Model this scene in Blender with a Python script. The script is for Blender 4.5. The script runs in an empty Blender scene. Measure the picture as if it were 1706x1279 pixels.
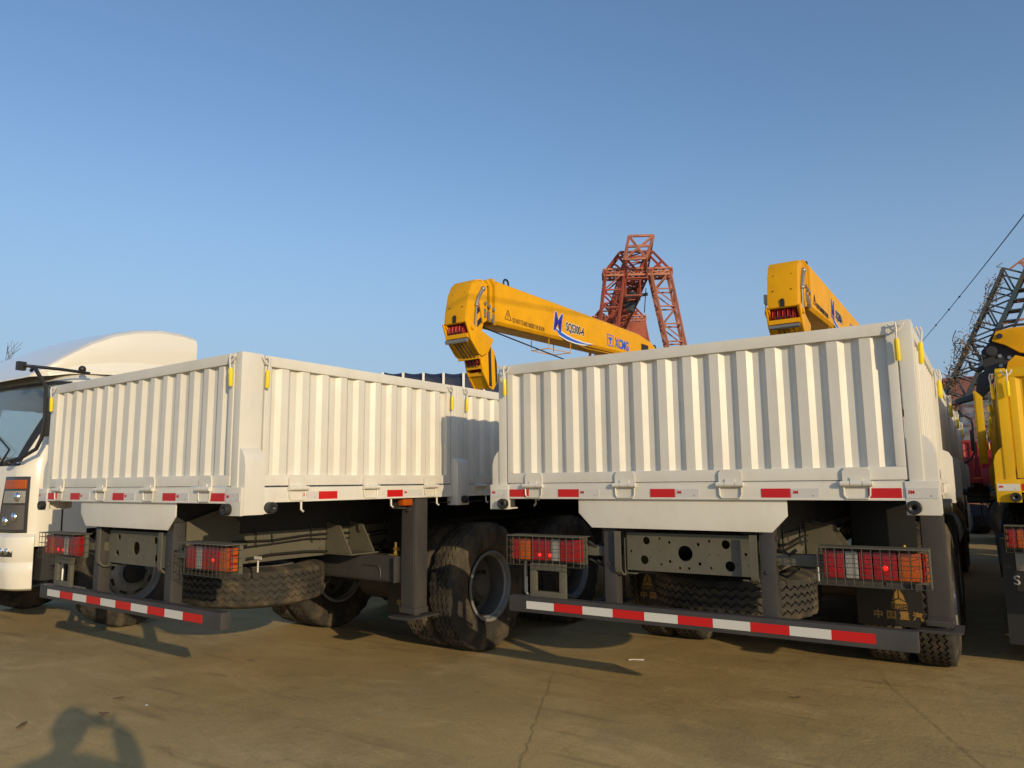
import bpy, bmesh, math, random
from mathutils import Vector, Matrix
R = math.radians
random.seed(7)
sc = bpy.context.scene
COL = sc.collection
# ------------------------------------------------------------------ camera
cam_d = bpy.data.cameras.new("camera"); cam = bpy.data.objects.new("camera", cam_d); COL.objects.link(cam)
sc.camera = cam
PITCH, ROLL, YAW, FPX = 0.1354, -0.0099, 0.5768, 1199.53
fw = Vector((-math.sin(YAW)*math.cos(PITCH), math.cos(YAW)*math.cos(PITCH), math.sin(PITCH)))
rt0 = Vector((math.cos(YAW), math.sin(YAW), 0)); up0 = rt0.cross(fw)
rt = math.cos(ROLL)*rt0 + math.sin(ROLL)*up0; up = -math.sin(ROLL)*rt0 + math.cos(ROLL)*up0
cam.matrix_world = Matrix(((rt.x, up.x, -fw.x, 0), (rt.y, up.y, -fw.y, 0), (rt.z, up.z, -fw.z, 1.4), (0, 0, 0, 1)))
cam_d.sensor_fit = 'HORIZONTAL'; cam_d.sensor_width = 36; cam_d.lens = 36*FPX/1706
cam_d.clip_start = 0.01; cam_d.clip_end = 2000
# ------------------------------------------------------------------ world and sun
SUN_EL, SUN_AZ = R(15.0), R(118.3)      # azimuth clockwise from +Y
w = bpy.data.worlds.new("World"); sc.world = w; w.use_nodes = True
nt = w.node_tree; bg = nt.nodes['Background']
sky = nt.nodes.new('ShaderNodeTexSky'); sky.sky_type = 'NISHITA'; sky.sun_disc = False
sky.sun_elevation = SUN_EL; sky.sun_rotation = SUN_AZ
sky.altitude = 0; sky.air_density = 1.2; sky.dust_density = 1.0; sky.ozone_density = 3.0
# pale haze low on the horizon, over the physical sky
wtc = nt.nodes.new('ShaderNodeTexCoord'); wsep = nt.nodes.new('ShaderNodeSeparateXYZ'); nt.links.new(wtc.outputs['Generated'], wsep.inputs[0])
wmr = nt.nodes.new('ShaderNodeMapRange'); wmr.interpolation_type = 'SMOOTHSTEP'; wmr.inputs[1].default_value = .0; wmr.inputs[2].default_value = .48; wmr.inputs[3].default_value = .85; wmr.inputs[4].default_value = 0.0
nt.links.new(wsep.outputs[2], wmr.inputs[0])
wgain = nt.nodes.new('ShaderNodeMix'); wgain.data_type = 'RGBA'; wgain.blend_type = 'MULTIPLY'; wgain.inputs[0].default_value = 1; wgain.inputs[7].default_value = (1.02, 1.05, 1.12, 1)
nt.links.new(sky.outputs[0], wgain.inputs[6])
wmix = nt.nodes.new('ShaderNodeMix'); wmix.data_type = 'RGBA'; wmix.inputs[7].default_value = (1.9, 2.62, 3.75, 1)
nt.links.new(wmr.outputs[0], wmix.inputs[0]); nt.links.new(wgain.outputs[2], wmix.inputs[6])
nt.links.new(wmix.outputs[2], bg.inputs[0]); bg.inputs[1].default_value = 0.15
sd = bpy.data.lights.new("sun", 'SUN'); sd.energy = 3.05; sd.angle = R(0.5); sd.color = (1.0, 0.79, 0.49)
sun = bpy.data.objects.new("sun", sd); COL.objects.link(sun)
sdir = Vector((math.sin(SUN_AZ)*math.cos(SUN_EL), math.cos(SUN_AZ)*math.cos(SUN_EL), math.sin(SUN_EL)))
sun.rotation_euler = sdir.to_track_quat('Z', 'Y').to_euler(); sun.location = sdir*50
sc.view_settings.view_transform = 'Standard'; sc.view_settings.look = 'None'
sc.view_settings.exposure = 0.0; sc.view_settings.gamma = 1.0
# ------------------------------------------------------------------ materials
MATS = {}
def mat(name, col, rough=0.6, metal=0.0, noise=0.0, nscale=6.0, dirt=None, dirt_amt=0.0, dscale=2.0, emis=None, bump=0.0, bscale=40, trans=0.0, coat=0.0, alpha=1.0, spec=None, ior=None):
    m = bpy.data.materials.new(name); m.use_nodes = True; n = m.node_tree; b = n.nodes['Principled BSDF']
    b.inputs['Base Color'].default_value = (*col, 1); b.inputs['Roughness'].default_value = rough; b.inputs['Metallic'].default_value = metal
    if trans: b.inputs['Transmission Weight'].default_value = trans
    if coat: b.inputs['Coat Weight'].default_value = coat; b.inputs['Coat Roughness'].default_value = 0.1
    if spec is not None: b.inputs['Specular IOR Level'].default_value = spec
    if ior: b.inputs['IOR'].default_value = ior
    if emis: b.inputs['Emission Color'].default_value = (*emis[0], 1); b.inputs['Emission Strength'].default_value = emis[1]
    if noise or dirt or bump:
        tc = n.nodes.new('ShaderNodeTexCoord')
    out = None
    if noise:
        t = n.nodes.new('ShaderNodeTexNoise'); t.inputs['Scale'].default_value = nscale; t.inputs['Detail'].default_value = 6; t.inputs['Roughness'].default_value = .65
        n.links.new(tc.outputs['Object'], t.inputs['Vector'])
        r = n.nodes.new('ShaderNodeMapRange'); r.inputs['From Min'].default_value = .25; r.inputs['From Max'].default_value = .75
        r.inputs['To Min'].default_value = 1-noise; r.inputs['To Max'].default_value = 1+noise
        n.links.new(t.outputs['Fac'], r.inputs['Value'])
        mm = n.nodes.new('ShaderNodeMix'); mm.data_type = 'RGBA'; mm.blend_type = 'MULTIPLY'; mm.inputs[0].default_value = 1
        mm.inputs[6].default_value = (*col, 1); n.links.new(r.outputs[0], mm.inputs[7]); out = mm.outputs[2]
    if dirt:
        t = n.nodes.new('ShaderNodeTexNoise'); t.inputs['Scale'].default_value = dscale; t.inputs['Detail'].default_value = 9; t.inputs['Roughness'].default_value = .7
        mp = n.nodes.new('ShaderNodeMapping'); mp.inputs['Scale'].default_value = (1, 1, .45); mp.inputs['Location'].default_value = (3.1, 1.7, 5)
        n.links.new(tc.outputs['Object'], mp.inputs[0]); n.links.new(mp.outputs[0], t.inputs['Vector'])
        r = n.nodes.new('ShaderNodeMapRange'); r.inputs['From Min'].default_value = .45; r.inputs['From Max'].default_value = .75
        r.inputs['To Max'].default_value = dirt_amt; n.links.new(t.outputs['Fac'], r.inputs['Value'])
        mm = n.nodes.new('ShaderNodeMix'); mm.data_type = 'RGBA'; mm.inputs[7].default_value = (*dirt, 1)
        n.links.new(r.outputs[0], mm.inputs[0])
        if out: n.links.new(out, mm.inputs[6])
        else: mm.inputs[6].default_value = (*col, 1)
        out = mm.outputs[2]
        r2 = n.nodes.new('ShaderNodeMath'); r2.operation = 'MULTIPLY_ADD'; r2.inputs[1].default_value = .5; r2.inputs[2].default_value = rough
        n.links.new(r.outputs[0], r2.inputs[0]); n.links.new(r2.outputs[0], b.inputs['Roughness'])
    if out: n.links.new(out, b.inputs['Base Color'])
    if bump:
        t = n.nodes.new('ShaderNodeTexNoise'); t.inputs['Scale'].default_value = bscale; t.inputs['Detail'].default_value = 5
        n.links.new(tc.outputs['Object'], t.inputs['Vector'])
        bp = n.nodes.new('ShaderNodeBump'); bp.inputs['Strength'].default_value = bump; bp.inputs['Distance'].default_value = .02
        n.links.new(t.outputs['Fac'], bp.inputs['Height']); n.links.new(bp.outputs[0], b.inputs['Normal'])
    MATS[name] = m; return m
white = mat('white_paint', (.71, .68, .60), .38, dirt=(.42, .36, .27), dirt_amt=.28, dscale=3.4, noise=.04, nscale=5, bump=.12, bscale=3.5)
cabwhite = mat('cab_paint', (.80, .76, .66), .22, noise=.02, coat=.5)
yellow = mat('crane_yellow', (.80, .385, .002), .45, dirt=(.40, .2, .02), dirt_amt=.3, dscale=4, noise=.06, spec=.2)
yellow2 = mat('bed_yellow', (.70, .42, .006), .45, dirt=(.3, .2, .05), dirt_amt=.4, dscale=3, noise=.05, spec=.25)
redpaint = mat('bed_red', (.32, .015, .02), .4, dirt=(.12, .05, .04), dirt_amt=.5, noise=.05)
chas = mat('chassis_grey', (.105, .098, .072), .6, dirt=(.16, .135, .085), dirt_amt=.4, dscale=7, noise=.1, nscale=20, bump=.1)
dark = mat('dark_frame', (.045, .042, .042), .5, dirt=(.10, .085, .065), dirt_amt=.3, dscale=6, noise=.1, nscale=14)
under = mat('underbody', (.03, .03, .032), .7, noise=.1)
black = mat('black_plastic', (.02, .02, .02), .45)
rubber = mat('rubber', (.034, .030, .025), .85, dirt=(.23, .175, .10), dirt_amt=.85, dscale=4, noise=.25, nscale=12, bump=.1, bscale=60)
rimin = mat('rim_inner', (.10, .095, .09), .6, dirt=(.12, .10, .07), dirt_amt=.5, dscale=9, noise=.15)  # darker than the rim grey; shade inside the dish put into the colour
rimm = mat('rim_grey', (.27, .27, .26), .45, metal=.2, dirt=(.16, .13, .09), dirt_amt=.6, dscale=9, noise=.1)
redlens = mat('red_lens', (.30, .008, .010), .16, bump=.3, bscale=90, coat=.3)
amber = mat('amber_lens', (.44, .085, .006), .2, bump=.3, bscale=90, coat=.3)
clearlens = mat('clear_lens', (.30, .29, .265), .12, bump=.3, bscale=90)
glow = mat('lit_bulb', (.9, .02, .01), .3, emis=((1, .02, .01), .7))
tapered = mat('tape_red', (.56, .012, .012), .3)
tapewhite = mat('tape_white', (.62, .61, .56), .3)
tapegrey = mat('tape_clear', (.62, .60, .57), .25)
wire = mat('cage_wire', (.07, .065, .05), .5, metal=.3)
handle = mat('handle_yellow', (.85, .66, .02), .4)
steel = mat('steel', (.35, .34, .31), .4, metal=.7, noise=.1)
brass = mat('brass', (.6, .42, .12), .35, metal=.8)
chrome = mat('chrome', (.8, .8, .8), .12, metal=1)
blackline = mat('black_marking', (.02, .018, .02), .5)
blue1 = mat('logo_indigo', (.035, .03, .42), .4)
blue2 = mat('logo_blue', (.02, .12, .65), .4)
logowhite = mat('logo_white', (.8, .8, .8), .4)
gold = mat('gold_marking', (.36, .21, .05), .6)
letter = mat('letter_white', (.5, .5, .5), .6)
rededge = mat('sheave_red', (.45, .03, .03), .5)
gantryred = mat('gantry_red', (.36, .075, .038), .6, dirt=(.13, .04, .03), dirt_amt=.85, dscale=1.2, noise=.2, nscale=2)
gantrypale = mat('gantry_pale', (.44, .17, .105), .65, dirt=(.2, .07, .04), dirt_amt=.8, dscale=1.2, noise=.2, nscale=2)  # paler red than the main gantry colour
bluesteel = mat('blue_steel', (.04, .07, .09), .6, dirt=(.13, .08, .045), dirt_amt=.85, dscale=2)
tarp = mat('tarp_blue', (.02, .028, .055), .6, noise=.25, nscale=3, bump=.3, bscale=4)
glassm = mat('glass', (.75, .82, .8), .03, trans=.92, ior=1.35)
interior = mat('cab_interior', (.06, .055, .05), .8)
seatm = mat('seat_fabric', (.25, .2, .13), .9)
headglass = mat('headlight_glass', (.035, .035, .035), .08, coat=1)
brick = mat('brick', (.32, .12, .07), .85, noise=.2, nscale=2)
rooft = mat('roof_tile', (.30, .10, .06), .85, noise=.2, nscale=5)
leafdry = mat('dry_leaf', (.16, .10, .045), .8, noise=.3)
leafgreen = mat('vine_leaf', (.06, .065, .03), .8, noise=.3)
bark = mat('bark', (.17, .14, .115), .9, noise=.2, nscale=20)
skin = mat('skin', (.5, .3, .2), .5); cloth = mat('jacket', (.05, .06, .09), .9); trouser = mat('trousers', (.04, .045, .06), .9); hairm = mat('hair', (.015, .012, .01), .6)
paper = mat('paper', (.6, .58, .54), .8)

# concrete ground
def ground_mat():
    m = bpy.data.materials.new('concrete'); m.use_nodes = True; n = m.node_tree; b = n.nodes['Principled BSDF']; L = n.links.new
    tc = n.nodes.new('ShaderNodeTexCoord')
    def nz(s, d=8, r=.6, loc=(0, 0, 0), sc_=(1, 1, 1), rot=0, dist=0):
        mp = n.nodes.new('ShaderNodeMapping'); mp.inputs['Location'].default_value = loc; mp.inputs['Scale'].default_value = sc_; mp.inputs['Rotation'].default_value = (0, 0, rot)
        L(tc.outputs['Object'], mp.inputs[0])
        t = n.nodes.new('ShaderNodeTexNoise'); t.inputs['Scale'].default_value = s; t.inputs['Detail'].default_value = d; t.inputs['Roughness'].default_value = r; t.inputs['Distortion'].default_value = dist
        L(mp.outputs[0], t.inputs['Vector']); return t.outputs['Fac']
    def rng(x, a, b_, c, d):
        r = n.nodes.new('ShaderNodeMapRange'); r.inputs[1].default_value = a; r.inputs[2].default_value = b_; r.inputs[3].default_value = c; r.inputs[4].default_value = d; L(x, r.inputs[0]); return r.outputs[0]
    def mix(f, a, c, bt='MIX'):
        x = n.nodes.new('ShaderNodeMix'); x.data_type = 'RGBA'; x.blend_type = bt
        if isinstance(f, float): x.inputs[0].default_value = f
        else: L(f, x.inputs[0])
        for i, v in ((6, a), (7, c)):
            if isinstance(v, tuple): x.inputs[i].default_value = (*v, 1)
            else: L(v, x.inputs[i])
        return x.outputs[2]
    c = mix(rng(nz(.35, 6, .6), .35, .65, 0, 1), (.36, .25, .095), (.50, .355, .145))
    c = mix(rng(nz(1.1, 9, .7, (5, 2, 0), (1, 2.2, 1), .9, .6), .5, .72, 0, .7), c, (.60, .44, .21))
    c = mix(rng(nz(2.2, 8, .75, (9, 1, 0), (1, 2.5, 1), -.5, 1.0), .58, .7, 0, .6), c, (.20, .132, .05))
    c = mix(rng(nz(7, 6, .8, (2, 9, 0)), .63, .72, 0, .55), c, (.14, .10, .05))
    c = mix(rng(nz(3.1, 3, .5, (1, 4, 0), (.25, 2.2, 1), -.58, .3), .60, .70, 0, .35), c, (.16, .11, .05))
    c = mix(rng(nz(.8, 8, .7, (7, 3, 0)), .55, .62, 0, .30), c, (.24, .17, .075))
    c = mix(rng(nz(150, 2, .5, (3, 3, 0)), .68, .74, 0, .6), c, (.12, .09, .05))
    c = mix(rng(nz(120, 2, .5, (8, 5, 0)), .70, .75, 0, .6), c, (.62, .5, .32))
    g = n.nodes.new('ShaderNodeMix'); g.data_type = 'RGBA'; g.blend_type = 'MULTIPLY'; g.inputs[0].default_value = 1; L(c, g.inputs[6]); L(rng(nz(55, 5, .85), .3, .7, .82, 1.18), g.inputs[7])
    L(g.outputs[2], b.inputs['Base Color']); b.inputs['Roughness'].default_value = .85
    a = n.nodes.new('ShaderNodeMath'); a.operation = 'ADD'; L(rng(nz(30, 8, .75), 0, 1, 0, .5), a.inputs[0]); L(rng(nz(3, 6, .6), 0, 1, 0, 1.6), a.inputs[1])
    bp = n.nodes.new('ShaderNodeBump'); bp.inputs['Strength'].default_value = .35; bp.inputs['Distance'].default_value = .02
    L(a.outputs[0], bp.inputs['Height']); L(bp.outputs[0], b.inputs['Normal'])
    return m
concrete = ground_mat()
# ------------------------------------------------------------------ mesh helpers
class MB:
    DY = 0.0
    def __init__(s): s.v = []; s.f = []; s.m = []; s.mi = 0
    def add(s, vs, fs):
        o = len(s.v); s.v += [(v[0], v[1]+MB.DY, v[2]) for v in vs]
        for f in fs: s.f.append([i+o for i in f]); s.m.append(s.mi)
        return s
    def box(s, x0, x1, y0, y1, z0, z1, M=None):
        vs = [(x, y, z) for z in (z0, z1) for x, y in ((x0, y0), (x1, y0), (x1, y1), (x0, y1))]
        if M: vs = [M @ Vector(v) for v in vs]
        return s.add(vs, [(3, 2, 1, 0), (4, 5, 6, 7), (0, 1, 5, 4), (1, 2, 6, 5), (2, 3, 7, 6), (3, 0, 4, 7)])
    def prism(s, poly, ax, a, b):
        def P(u, v, t): return {'x': (t, u, v), 'y': (u, t, v), 'z': (u, v, t)}[ax]
        n = len(poly); vs = [P(u, v, a) for u, v in poly]+[P(u, v, b) for u, v in poly]
        return s.add(vs, [list(range(n))[::-1], list(range(n, 2*n))]+[(i, (i+1) % n, (i+1) % n+n, i+n) for i in range(n)])
    def tube(s, pts, r, n=8, cap=True, rs=None):
        pts = [Vector(p) for p in pts]; o = []; N = len(pts); ref = None
        for i, p in enumerate(pts):
            t = (pts[min(i+1, N-1)]-pts[max(i-1, 0)]).normalized()
            if ref is None: ref = t.orthogonal().normalized()
            ref = (ref-t*ref.dot(t)).normalized(); b = t.cross(ref); rr = rs[i] if rs else r
            o += [p+rr*(math.cos(2*math.pi*k/n)*ref+math.sin(2*math.pi*k/n)*b) for k in range(n)]
        fs = [(i*n+k, i*n+(k+1) % n, (i+1)*n+(k+1) % n, (i+1)*n+k) for i in range(N-1) for k in range(n)]
        if cap: fs += [list(range(n))[::-1], [(N-1)*n+k for k in range(n)]]
        return s.add(o, fs)
    def cyl(s, a, b, r, n=16, r2=None): return s.tube([a, b], r, n, rs=[r, r if r2 is None else r2])
    def bar(s, a, b, wd): return s.tube([a, b], wd*.7071, 4)
    def lathe(s, prof, ax='x', c=(0, 0, 0), n=32, close=False):
        vs = []
        for k in range(n):
            a = 2*math.pi*k/n
            for h, r in prof:
                u, v = r*math.cos(a), r*math.sin(a)
                p = {'x': (h, u, v), 'y': (u, h, v), 'z': (u, v, h)}[ax]
                vs.append((p[0]+c[0], p[1]+c[1], p[2]+c[2]))
        m = len(prof); J = m if close else m-1
        return s.add(vs, [(k*m+j, k*m+(j+1) % m, ((k+1) % n)*m+(j+1) % m, ((k+1) % n)*m+j) for k in range(n) for j in range(J)])
    def ball(s, c, r, n=12, sc_=(1, 1, 1)):
        m = n//2+1; prof = [(-r*math.cos(math.pi*j/(m-1)), max(1e-4, r*math.sin(math.pi*j/(m-1)))) for j in range(m)]
        vs0 = len(s.v); s.lathe(prof, 'z', (0, 0, 0), n)
        for i in range(vs0, len(s.v)): x, y, z = s.v[i]; s.v[i] = (c[0]+x*sc_[0], c[1]+y*sc_[1], c[2]+z*sc_[2])
        return s
    def build(s, name, mats, parent=None, bev=0.0, smooth=True, loc=None, angle=32):
        me = bpy.data.meshes.new(name); me.from_pydata(s.v, [], s.f)
        for m in (mats if isinstance(mats, (list, tuple)) else [mats]): me.materials.append(m)
        me.polygons.foreach_set('material_index', s.m)
        bm = bmesh.new(); bm.from_mesh(me); bmesh.ops.recalc_face_normals(bm, faces=bm.faces)
        if bev: 
            es = [e for e in bm.edges if len(e.link_faces) == 2 and e.calc_face_angle(0) > .5 and e.calc_length() > bev*2.2]
            bmesh.ops.bevel(bm, geom=es, offset=bev, segments=2, affect='EDGES', profile=.7, clamp_overlap=True)
        bm.to_mesh(me); bm.free()
        if smooth:
            me.polygons.foreach_set('use_smooth', [True]*len(me.polygons)); me.set_sharp_from_angle(angle=R(angle))
        o = bpy.data.objects.new(name, me); COL.objects.link(o)
        if parent: o.parent = parent
        if loc: o.location = loc
        return o
def empty(name, loc, rz, label, cat, group=None):
    o = bpy.data.objects.new(name, None); COL.objects.link(o); o.location = loc; o.rotation_euler = (0, 0, rz); o.empty_display_size = .3
    o['label'] = label; o['category'] = cat
    if group: o['group'] = group
    return o
def tag(o, label, cat, group=None, kind=None):
    if kind: o['kind'] = kind
    if label: o['label'] = label
    if cat: o['category'] = cat
    if group: o['group'] = group
    return o
def inst(o, name, parent, loc, rot=(0, 0, 0)):
    c = o.copy(); c.name = name; COL.objects.link(c); c.parent = parent; c.location = loc; c.rotation_euler = rot
    for ch in o.children:
        d = ch.copy(); d.name = ch.name.split('.')[0]; COL.objects.link(d); d.parent = c
    return c
def text(s, size, name, m, parent, loc, rot, ext=.0015, bold=0.0, xs=1.0, shear=0.0, align='LEFT'):
    cu = bpy.data.curves.new('t', 'FONT'); cu.body = s; cu.size = size; cu.extrude = ext; cu.offset = bold; cu.shear = shear; cu.align_x = align; cu.resolution_u = 3
    o = bpy.data.objects.new('t', cu); COL.objects.link(o); dg = bpy.context.evaluated_depsgraph_get()
    me = bpy.data.meshes.new_from_object(o.evaluated_get(dg)); bpy.data.objects.remove(o)
    me.materials.clear(); me.materials.append(m); me.name = name
    for v in me.vertices: v.co.x *= xs
    q = bpy.data.objects.new(name, me); COL.objects.link(q); q.parent = parent; q.location = loc; q.rotation_euler = rot
    return q
RX = (R(90), 0, R(90))     # lettering on a face that looks to +x
RY = (R(90), 0, 0)         # lettering on a face that looks to -y

# ------------------------------------------------------------------ ground
g = MB(); g.add([(-400, -400, 0), (400, -400, 0), (400, 600, 0), (-400, 600, 0)], [(0, 1, 2, 3)])
tag(g.build('ground', concrete, smooth=False), None, None, kind='structure')
jointm = mat('joint_dark', (.26, .185, .095), .9, noise=.3, nscale=9)
def crack(pts, wd, name='pavement_joint', m=jointm, seg=14, jit=.012):
    mb = MB(); P = []
    for i in range(len(pts)-1):
        a, b = Vector(pts[i]), Vector(pts[i+1])
        for k in range(seg): P.append(a.lerp(b, k/seg))
    P.append(Vector(pts[-1])); d = (P[-1]-P[0]).normalized(); nn = Vector((-d.y, d.x))
    vs = []
    for p in P:
        q = p+nn*random.uniform(-jit, jit); ww = wd*random.uniform(.4, 1.3)
        vs += [(q.x-nn.x*ww, q.y-nn.y*ww, .004), (q.x+nn.x*ww, q.y+nn.y*ww, .004)]
    mb.add(vs, [(2*i, 2*i+1, 2*i+3, 2*i+2) for i in range(len(P)-1)])
    return tag(mb.build(name, m, smooth=False), None, None, kind='structure')
def gp(x, y, z=0.0):      # calibrated point of the photograph's ground plane
    d = fw + (x-853)/FPX*rt - (y-639.5)/FPX*up; k = (z-1.4)/d.z
    return Vector((d.x*k, d.y*k))
crack([gp(925, 1118), gp(905, 1170), gp(888, 1215), gp(870, 1272), gp(855, 1340)], .0022)
crack([gp(1470, 1130), gp(1560, 1210), gp(1640, 1279), gp(1720, 1340)], .0022, jit=.004)
# ------------------------------------------------------------------ tyres and rims (built once)
def tyre_mesh():
    mb = MB(); N = 104
    prof = [(-.105, .285, 0), (-.13, .32, 0), (-.145, .40, 0), (-.14, .46, 0), (-.128, .495, 2), (-.118, .522, 2), (-.100, .53, 3)]
    for gx, hw in ((-.072, .006), (-.024, .007), (.024, .007), (.072, .006)):
        prof += [(gx-hw-.002, .53, 1), (gx-hw, .512, 1), (gx+hw, .512, 1), (gx+hw+.002, .53, 1)]
    prof += [(.100, .53, 3), (.118, .522, 2), (.128, .495, 2), (.14, .46, 0), (.145, .40, 0), (.13, .32, 0), (.105, .285, 0)]
    vs = []; n = len(prof)
    for j in range(N):
        a = 2*math.pi*j/N; zz = .0105*(1 if j % 2 else -1)
        for x, r, fl in prof:
            if fl == 1: x += zz
            if fl == 2 and j % 4 < 2: r -= .016
            if fl == 3 and j % 4 < 2: r -= .008
            vs.append((x, r*math.cos(a), r*math.sin(a)))
    mb.add(vs, [(j*n+i, j*n+i+1, ((j+1) % N)*n+i+1, ((j+1) % N)*n+i) for j in range(N) for i in range(n-1)])
    mb.lathe([(-.105, .285), (.105, .285)], 'x', n=48)
    for sx in (-1, 1):   # raised sidewall rings
        mb.lathe([(sx*.139, .425), (sx*.147, .43), (sx*.147, .436), (sx*.139, .441)], 'x', n=64)
    return mb
TY = tyre_mesh()
def rim_rear():
    mb = MB()
    mb.lathe([(.125, .292), (.134, .292), (.136, .280), (.134, .268), (.12, .262), (.10, .262), (.085, .250)], 'x', n=48)
    mb.mi = 2; mb.lathe([(.085, .250), (.06, .243), (-.06, .243), (-.075, .23), (-.085, .20), (-.09, .12), (-.02, .115), (-.005, .10)], 'x', n=48)
    mb.lathe([(-.125, .292), (-.132, .292), (-.132, .268), (-.12, .262), (-.10, .25), (-.085, .245)], 'x', n=48)
    mb.mi = 2; mb.lathe([(-.09, .13), (.03, .10), (.05, .085), (.055, .0001)], 'x', n=24)
    mb.mi = 1
    for k in range(8):
        a = 2*math.pi*(k+.5)/8; mb.cyl((-.09, .185*math.cos(a), .185*math.sin(a)), (-.074, .185*math.cos(a), .185*math.sin(a)), .026, 12)  # black discs stand in for the dark hand holes
    mb.mi = 2
    for k in range(10):
        a = 2*math.pi*k/10; mb.cyl((-.09, .145*math.cos(a), .145*math.sin(a)), (-.06, .145*math.cos(a), .145*math.sin(a)), .014, 6)
    return mb
def rim_front():
    mb = MB()
    mb.lathe([(.125, .292), (.134, .292), (.134, .270), (.12, .262), (.085, .255), (.07, .235), (.085, .21), (.115, .17), (.12, .14), (.12, .11)], 'x', n=48)
    mb.lathe([(-.125, .292), (-.132, .292), (-.132, .268), (-.12, .26), (.07, .235)], 'x', n=48)
    for k in range(10):
        a = 2*math.pi*k/10; mb.cyl((.11, .14*math.cos(a), .14*math.sin(a)), (.145, .14*math.cos(a), .14*math.sin(a)), .014, 6)
    mb.mi = 1
    mb.lathe([(.12, .11), (.17, .10), (.175, .09), (.175, .0001)], 'x', n=24)
    for k in range(8):
        a = 2*math.pi*(k+.5)/8
        M = Matrix.Rotation(a, 4, 'X'); mb.box(.074, .098, .198-.02, .198+.016, -.035, .035, M)  # black blocks in place of the shaded hand holes
    return mb
_rr = rim_rear(); _rf = rim_front()
def make_wheel(parent, loc, front=False, flip=False, proto={}):
    key = front
    if key not in proto:
        wdl = (_rf if front else _rr).build('wheel', [rimm, black, rimin], parent)
        if 'ty' not in proto: proto['ty'] = TY.build('tyre', rubber, wdl, angle=28)
        else:
            t = proto['ty'].copy(); COL.objects.link(t); t.parent = wdl
        proto[key] = wdl; o = wdl
        o.location = loc; o.rotation_euler = (0, 0, math.pi if flip else 0)
    else:
        o = inst(proto[key], 'wheel', parent, loc, (0, 0, math.pi if flip else 0))
    return o
# ------------------------------------------------------------------ corrugated board
def corrug(mb, u0, u1, z0, z1, ax, face, sgn, pitch=.157, rw=.053, sl=.03, depth=.023, back=.048):
    """ridged sheet between u0..u1; ax 'x' -> board faces -y (face = y of ridge front), ax 'y' -> board faces sgn*x"""
    n = max(2, int(round((u1-u0-.04)/pitch)-0)); pitch = (u1-u0-.085+.03)/n
    pts = [(u0, 0), (u0+sl, 1)]
    x = u0+.085
    for k in range(n):
        if x+rw+sl > u1: break
        pts += [(x-sl, 1), (x, 0), (x+rw, 0), (x+rw+sl, 1)]; x += pitch
    pts += [(u1-.004, 1), (u1, 0)]
    front = []
    def P(u, d, z):
        return (u, face+d*depth, z) if ax == 'x' else (face-sgn*d*depth, u, z)
    vs = []
    capz = .012
    for (z, e) in ((z0, 1), (z0+capz, 0), (z1-capz, 0), (z1, 1)):
        for u, d in pts: vs.append(P(u, max(d, 0), z))
    m = len(pts); fs = [(r*m+i, r*m+i+1, (r+1)*m+i+1, (r+1)*m+i) for r in range(3) for i in range(m-1)]
    mb.add(vs, fs)
    if ax == 'x': mb.box(u0-.01, u1+.01, face+depth+.003, face+back, z0-.01, z1+.01)
    else:
        a, b = sorted((face-sgn*(depth+.003), face-sgn*back)); mb.box(a, b, u0-.01, u1+.01, z0-.01, z1+.01)
def frame_board(mb, u0, u1, z0, z1, ax, face, sgn, st=.045, tp=.065, bt=.065, thick=.055):
    def B(a, b, c, d):
        if ax == 'x': mb.box(a, b, face, face+thick, c, d)
        else:
            p, q = sorted((face, face-sgn*thick)); mb.box(p, q, a, b, c, d)
    B(u0, u1, z1-tp, z1); B(u0, u1, z0, z0+bt); B(u0, u0+st, z0+bt, z1-tp); B(u1-st, u1, z0+bt, z1-tp)
Z = lambda r: r+1.4
ZT, ZH, ZS, ZP = Z(.79), Z(-.007), Z(-.109), Z(-.177)
def latch(root, x, y, ax, sgn):
    mb = MB(); z = ZT-.035
    def P(u, d, zz): return (x+u, y-d, zz) if ax == 'x' else (x+sgn*d, y+u, zz)
    mb.tube([P(-.035, .012, z+.02), P(-.02, .02, z-.01), P(0, .022, z-.022), P(.02, .02, z-.01), P(.035, .012, z+.02)], .005, 6)
    mb.tube([P(0, .004, z+.012), P(0, .03, z+.02), P(.002, .036, z-.005), P(0, .03, z-.05), P(0, .026, z-.10)], .0055, 6)
    o = mb.build('latch', white, root)
    h = MB(); h.tube([P(0, .027, z-.06), P(0, .025, z-.075), P(0, .022, z-.165), P(0, .021, z-.172)], .0125, 10, rs=[.010, .0125, .0125, .009]); h.build('latch_handle', handle, o)
def hinge(root, u, ax, face, sgn, m):
    mb = MB()
    def P(a, d, z): return (u+a, face-d, z) if ax == 'x' else (face+sgn*d, u+a, z)
    def pr(poly, d0, d1):
        n = len(poly); vs = [P(a, d0, z) for a, z in poly]+[P(a, d1, z) for a, z in poly]
        mb.add(vs, [list(range(n)), list(range(n, 2*n))]+[(i, (i+1) % n, (i+1) % n+n, i+n) for i in range(n)])
    h = ZH
    pr([(-.065, h-.02), (.065, h-.02), (.065, h+.045), (.05, h+.065), (-.05, h+.065), (-.065, h+.045)], -.003, .007)
    pr([(-.028, h-.02), (.028, h-.02), (.028, h+.012), (-.028, h+.012)], .0072, .014)
    for a, b in ((-.075, -.030), (-.027, .027), (.030, .075)): mb.cyl(P(a, .016, h-.018), P(b, .016, h-.018), .0145, 12)
    mb.tube([P(-.062, .008, h-.025), P(-.060, .008, h-.075), P(-.050, .008, h-.092), P(.050, .008, h-.092), P(.060, .008, h-.075), P(.062, .008, h-.025)], .005, 6)
    return mb.build('hinge', m, root)
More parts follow.
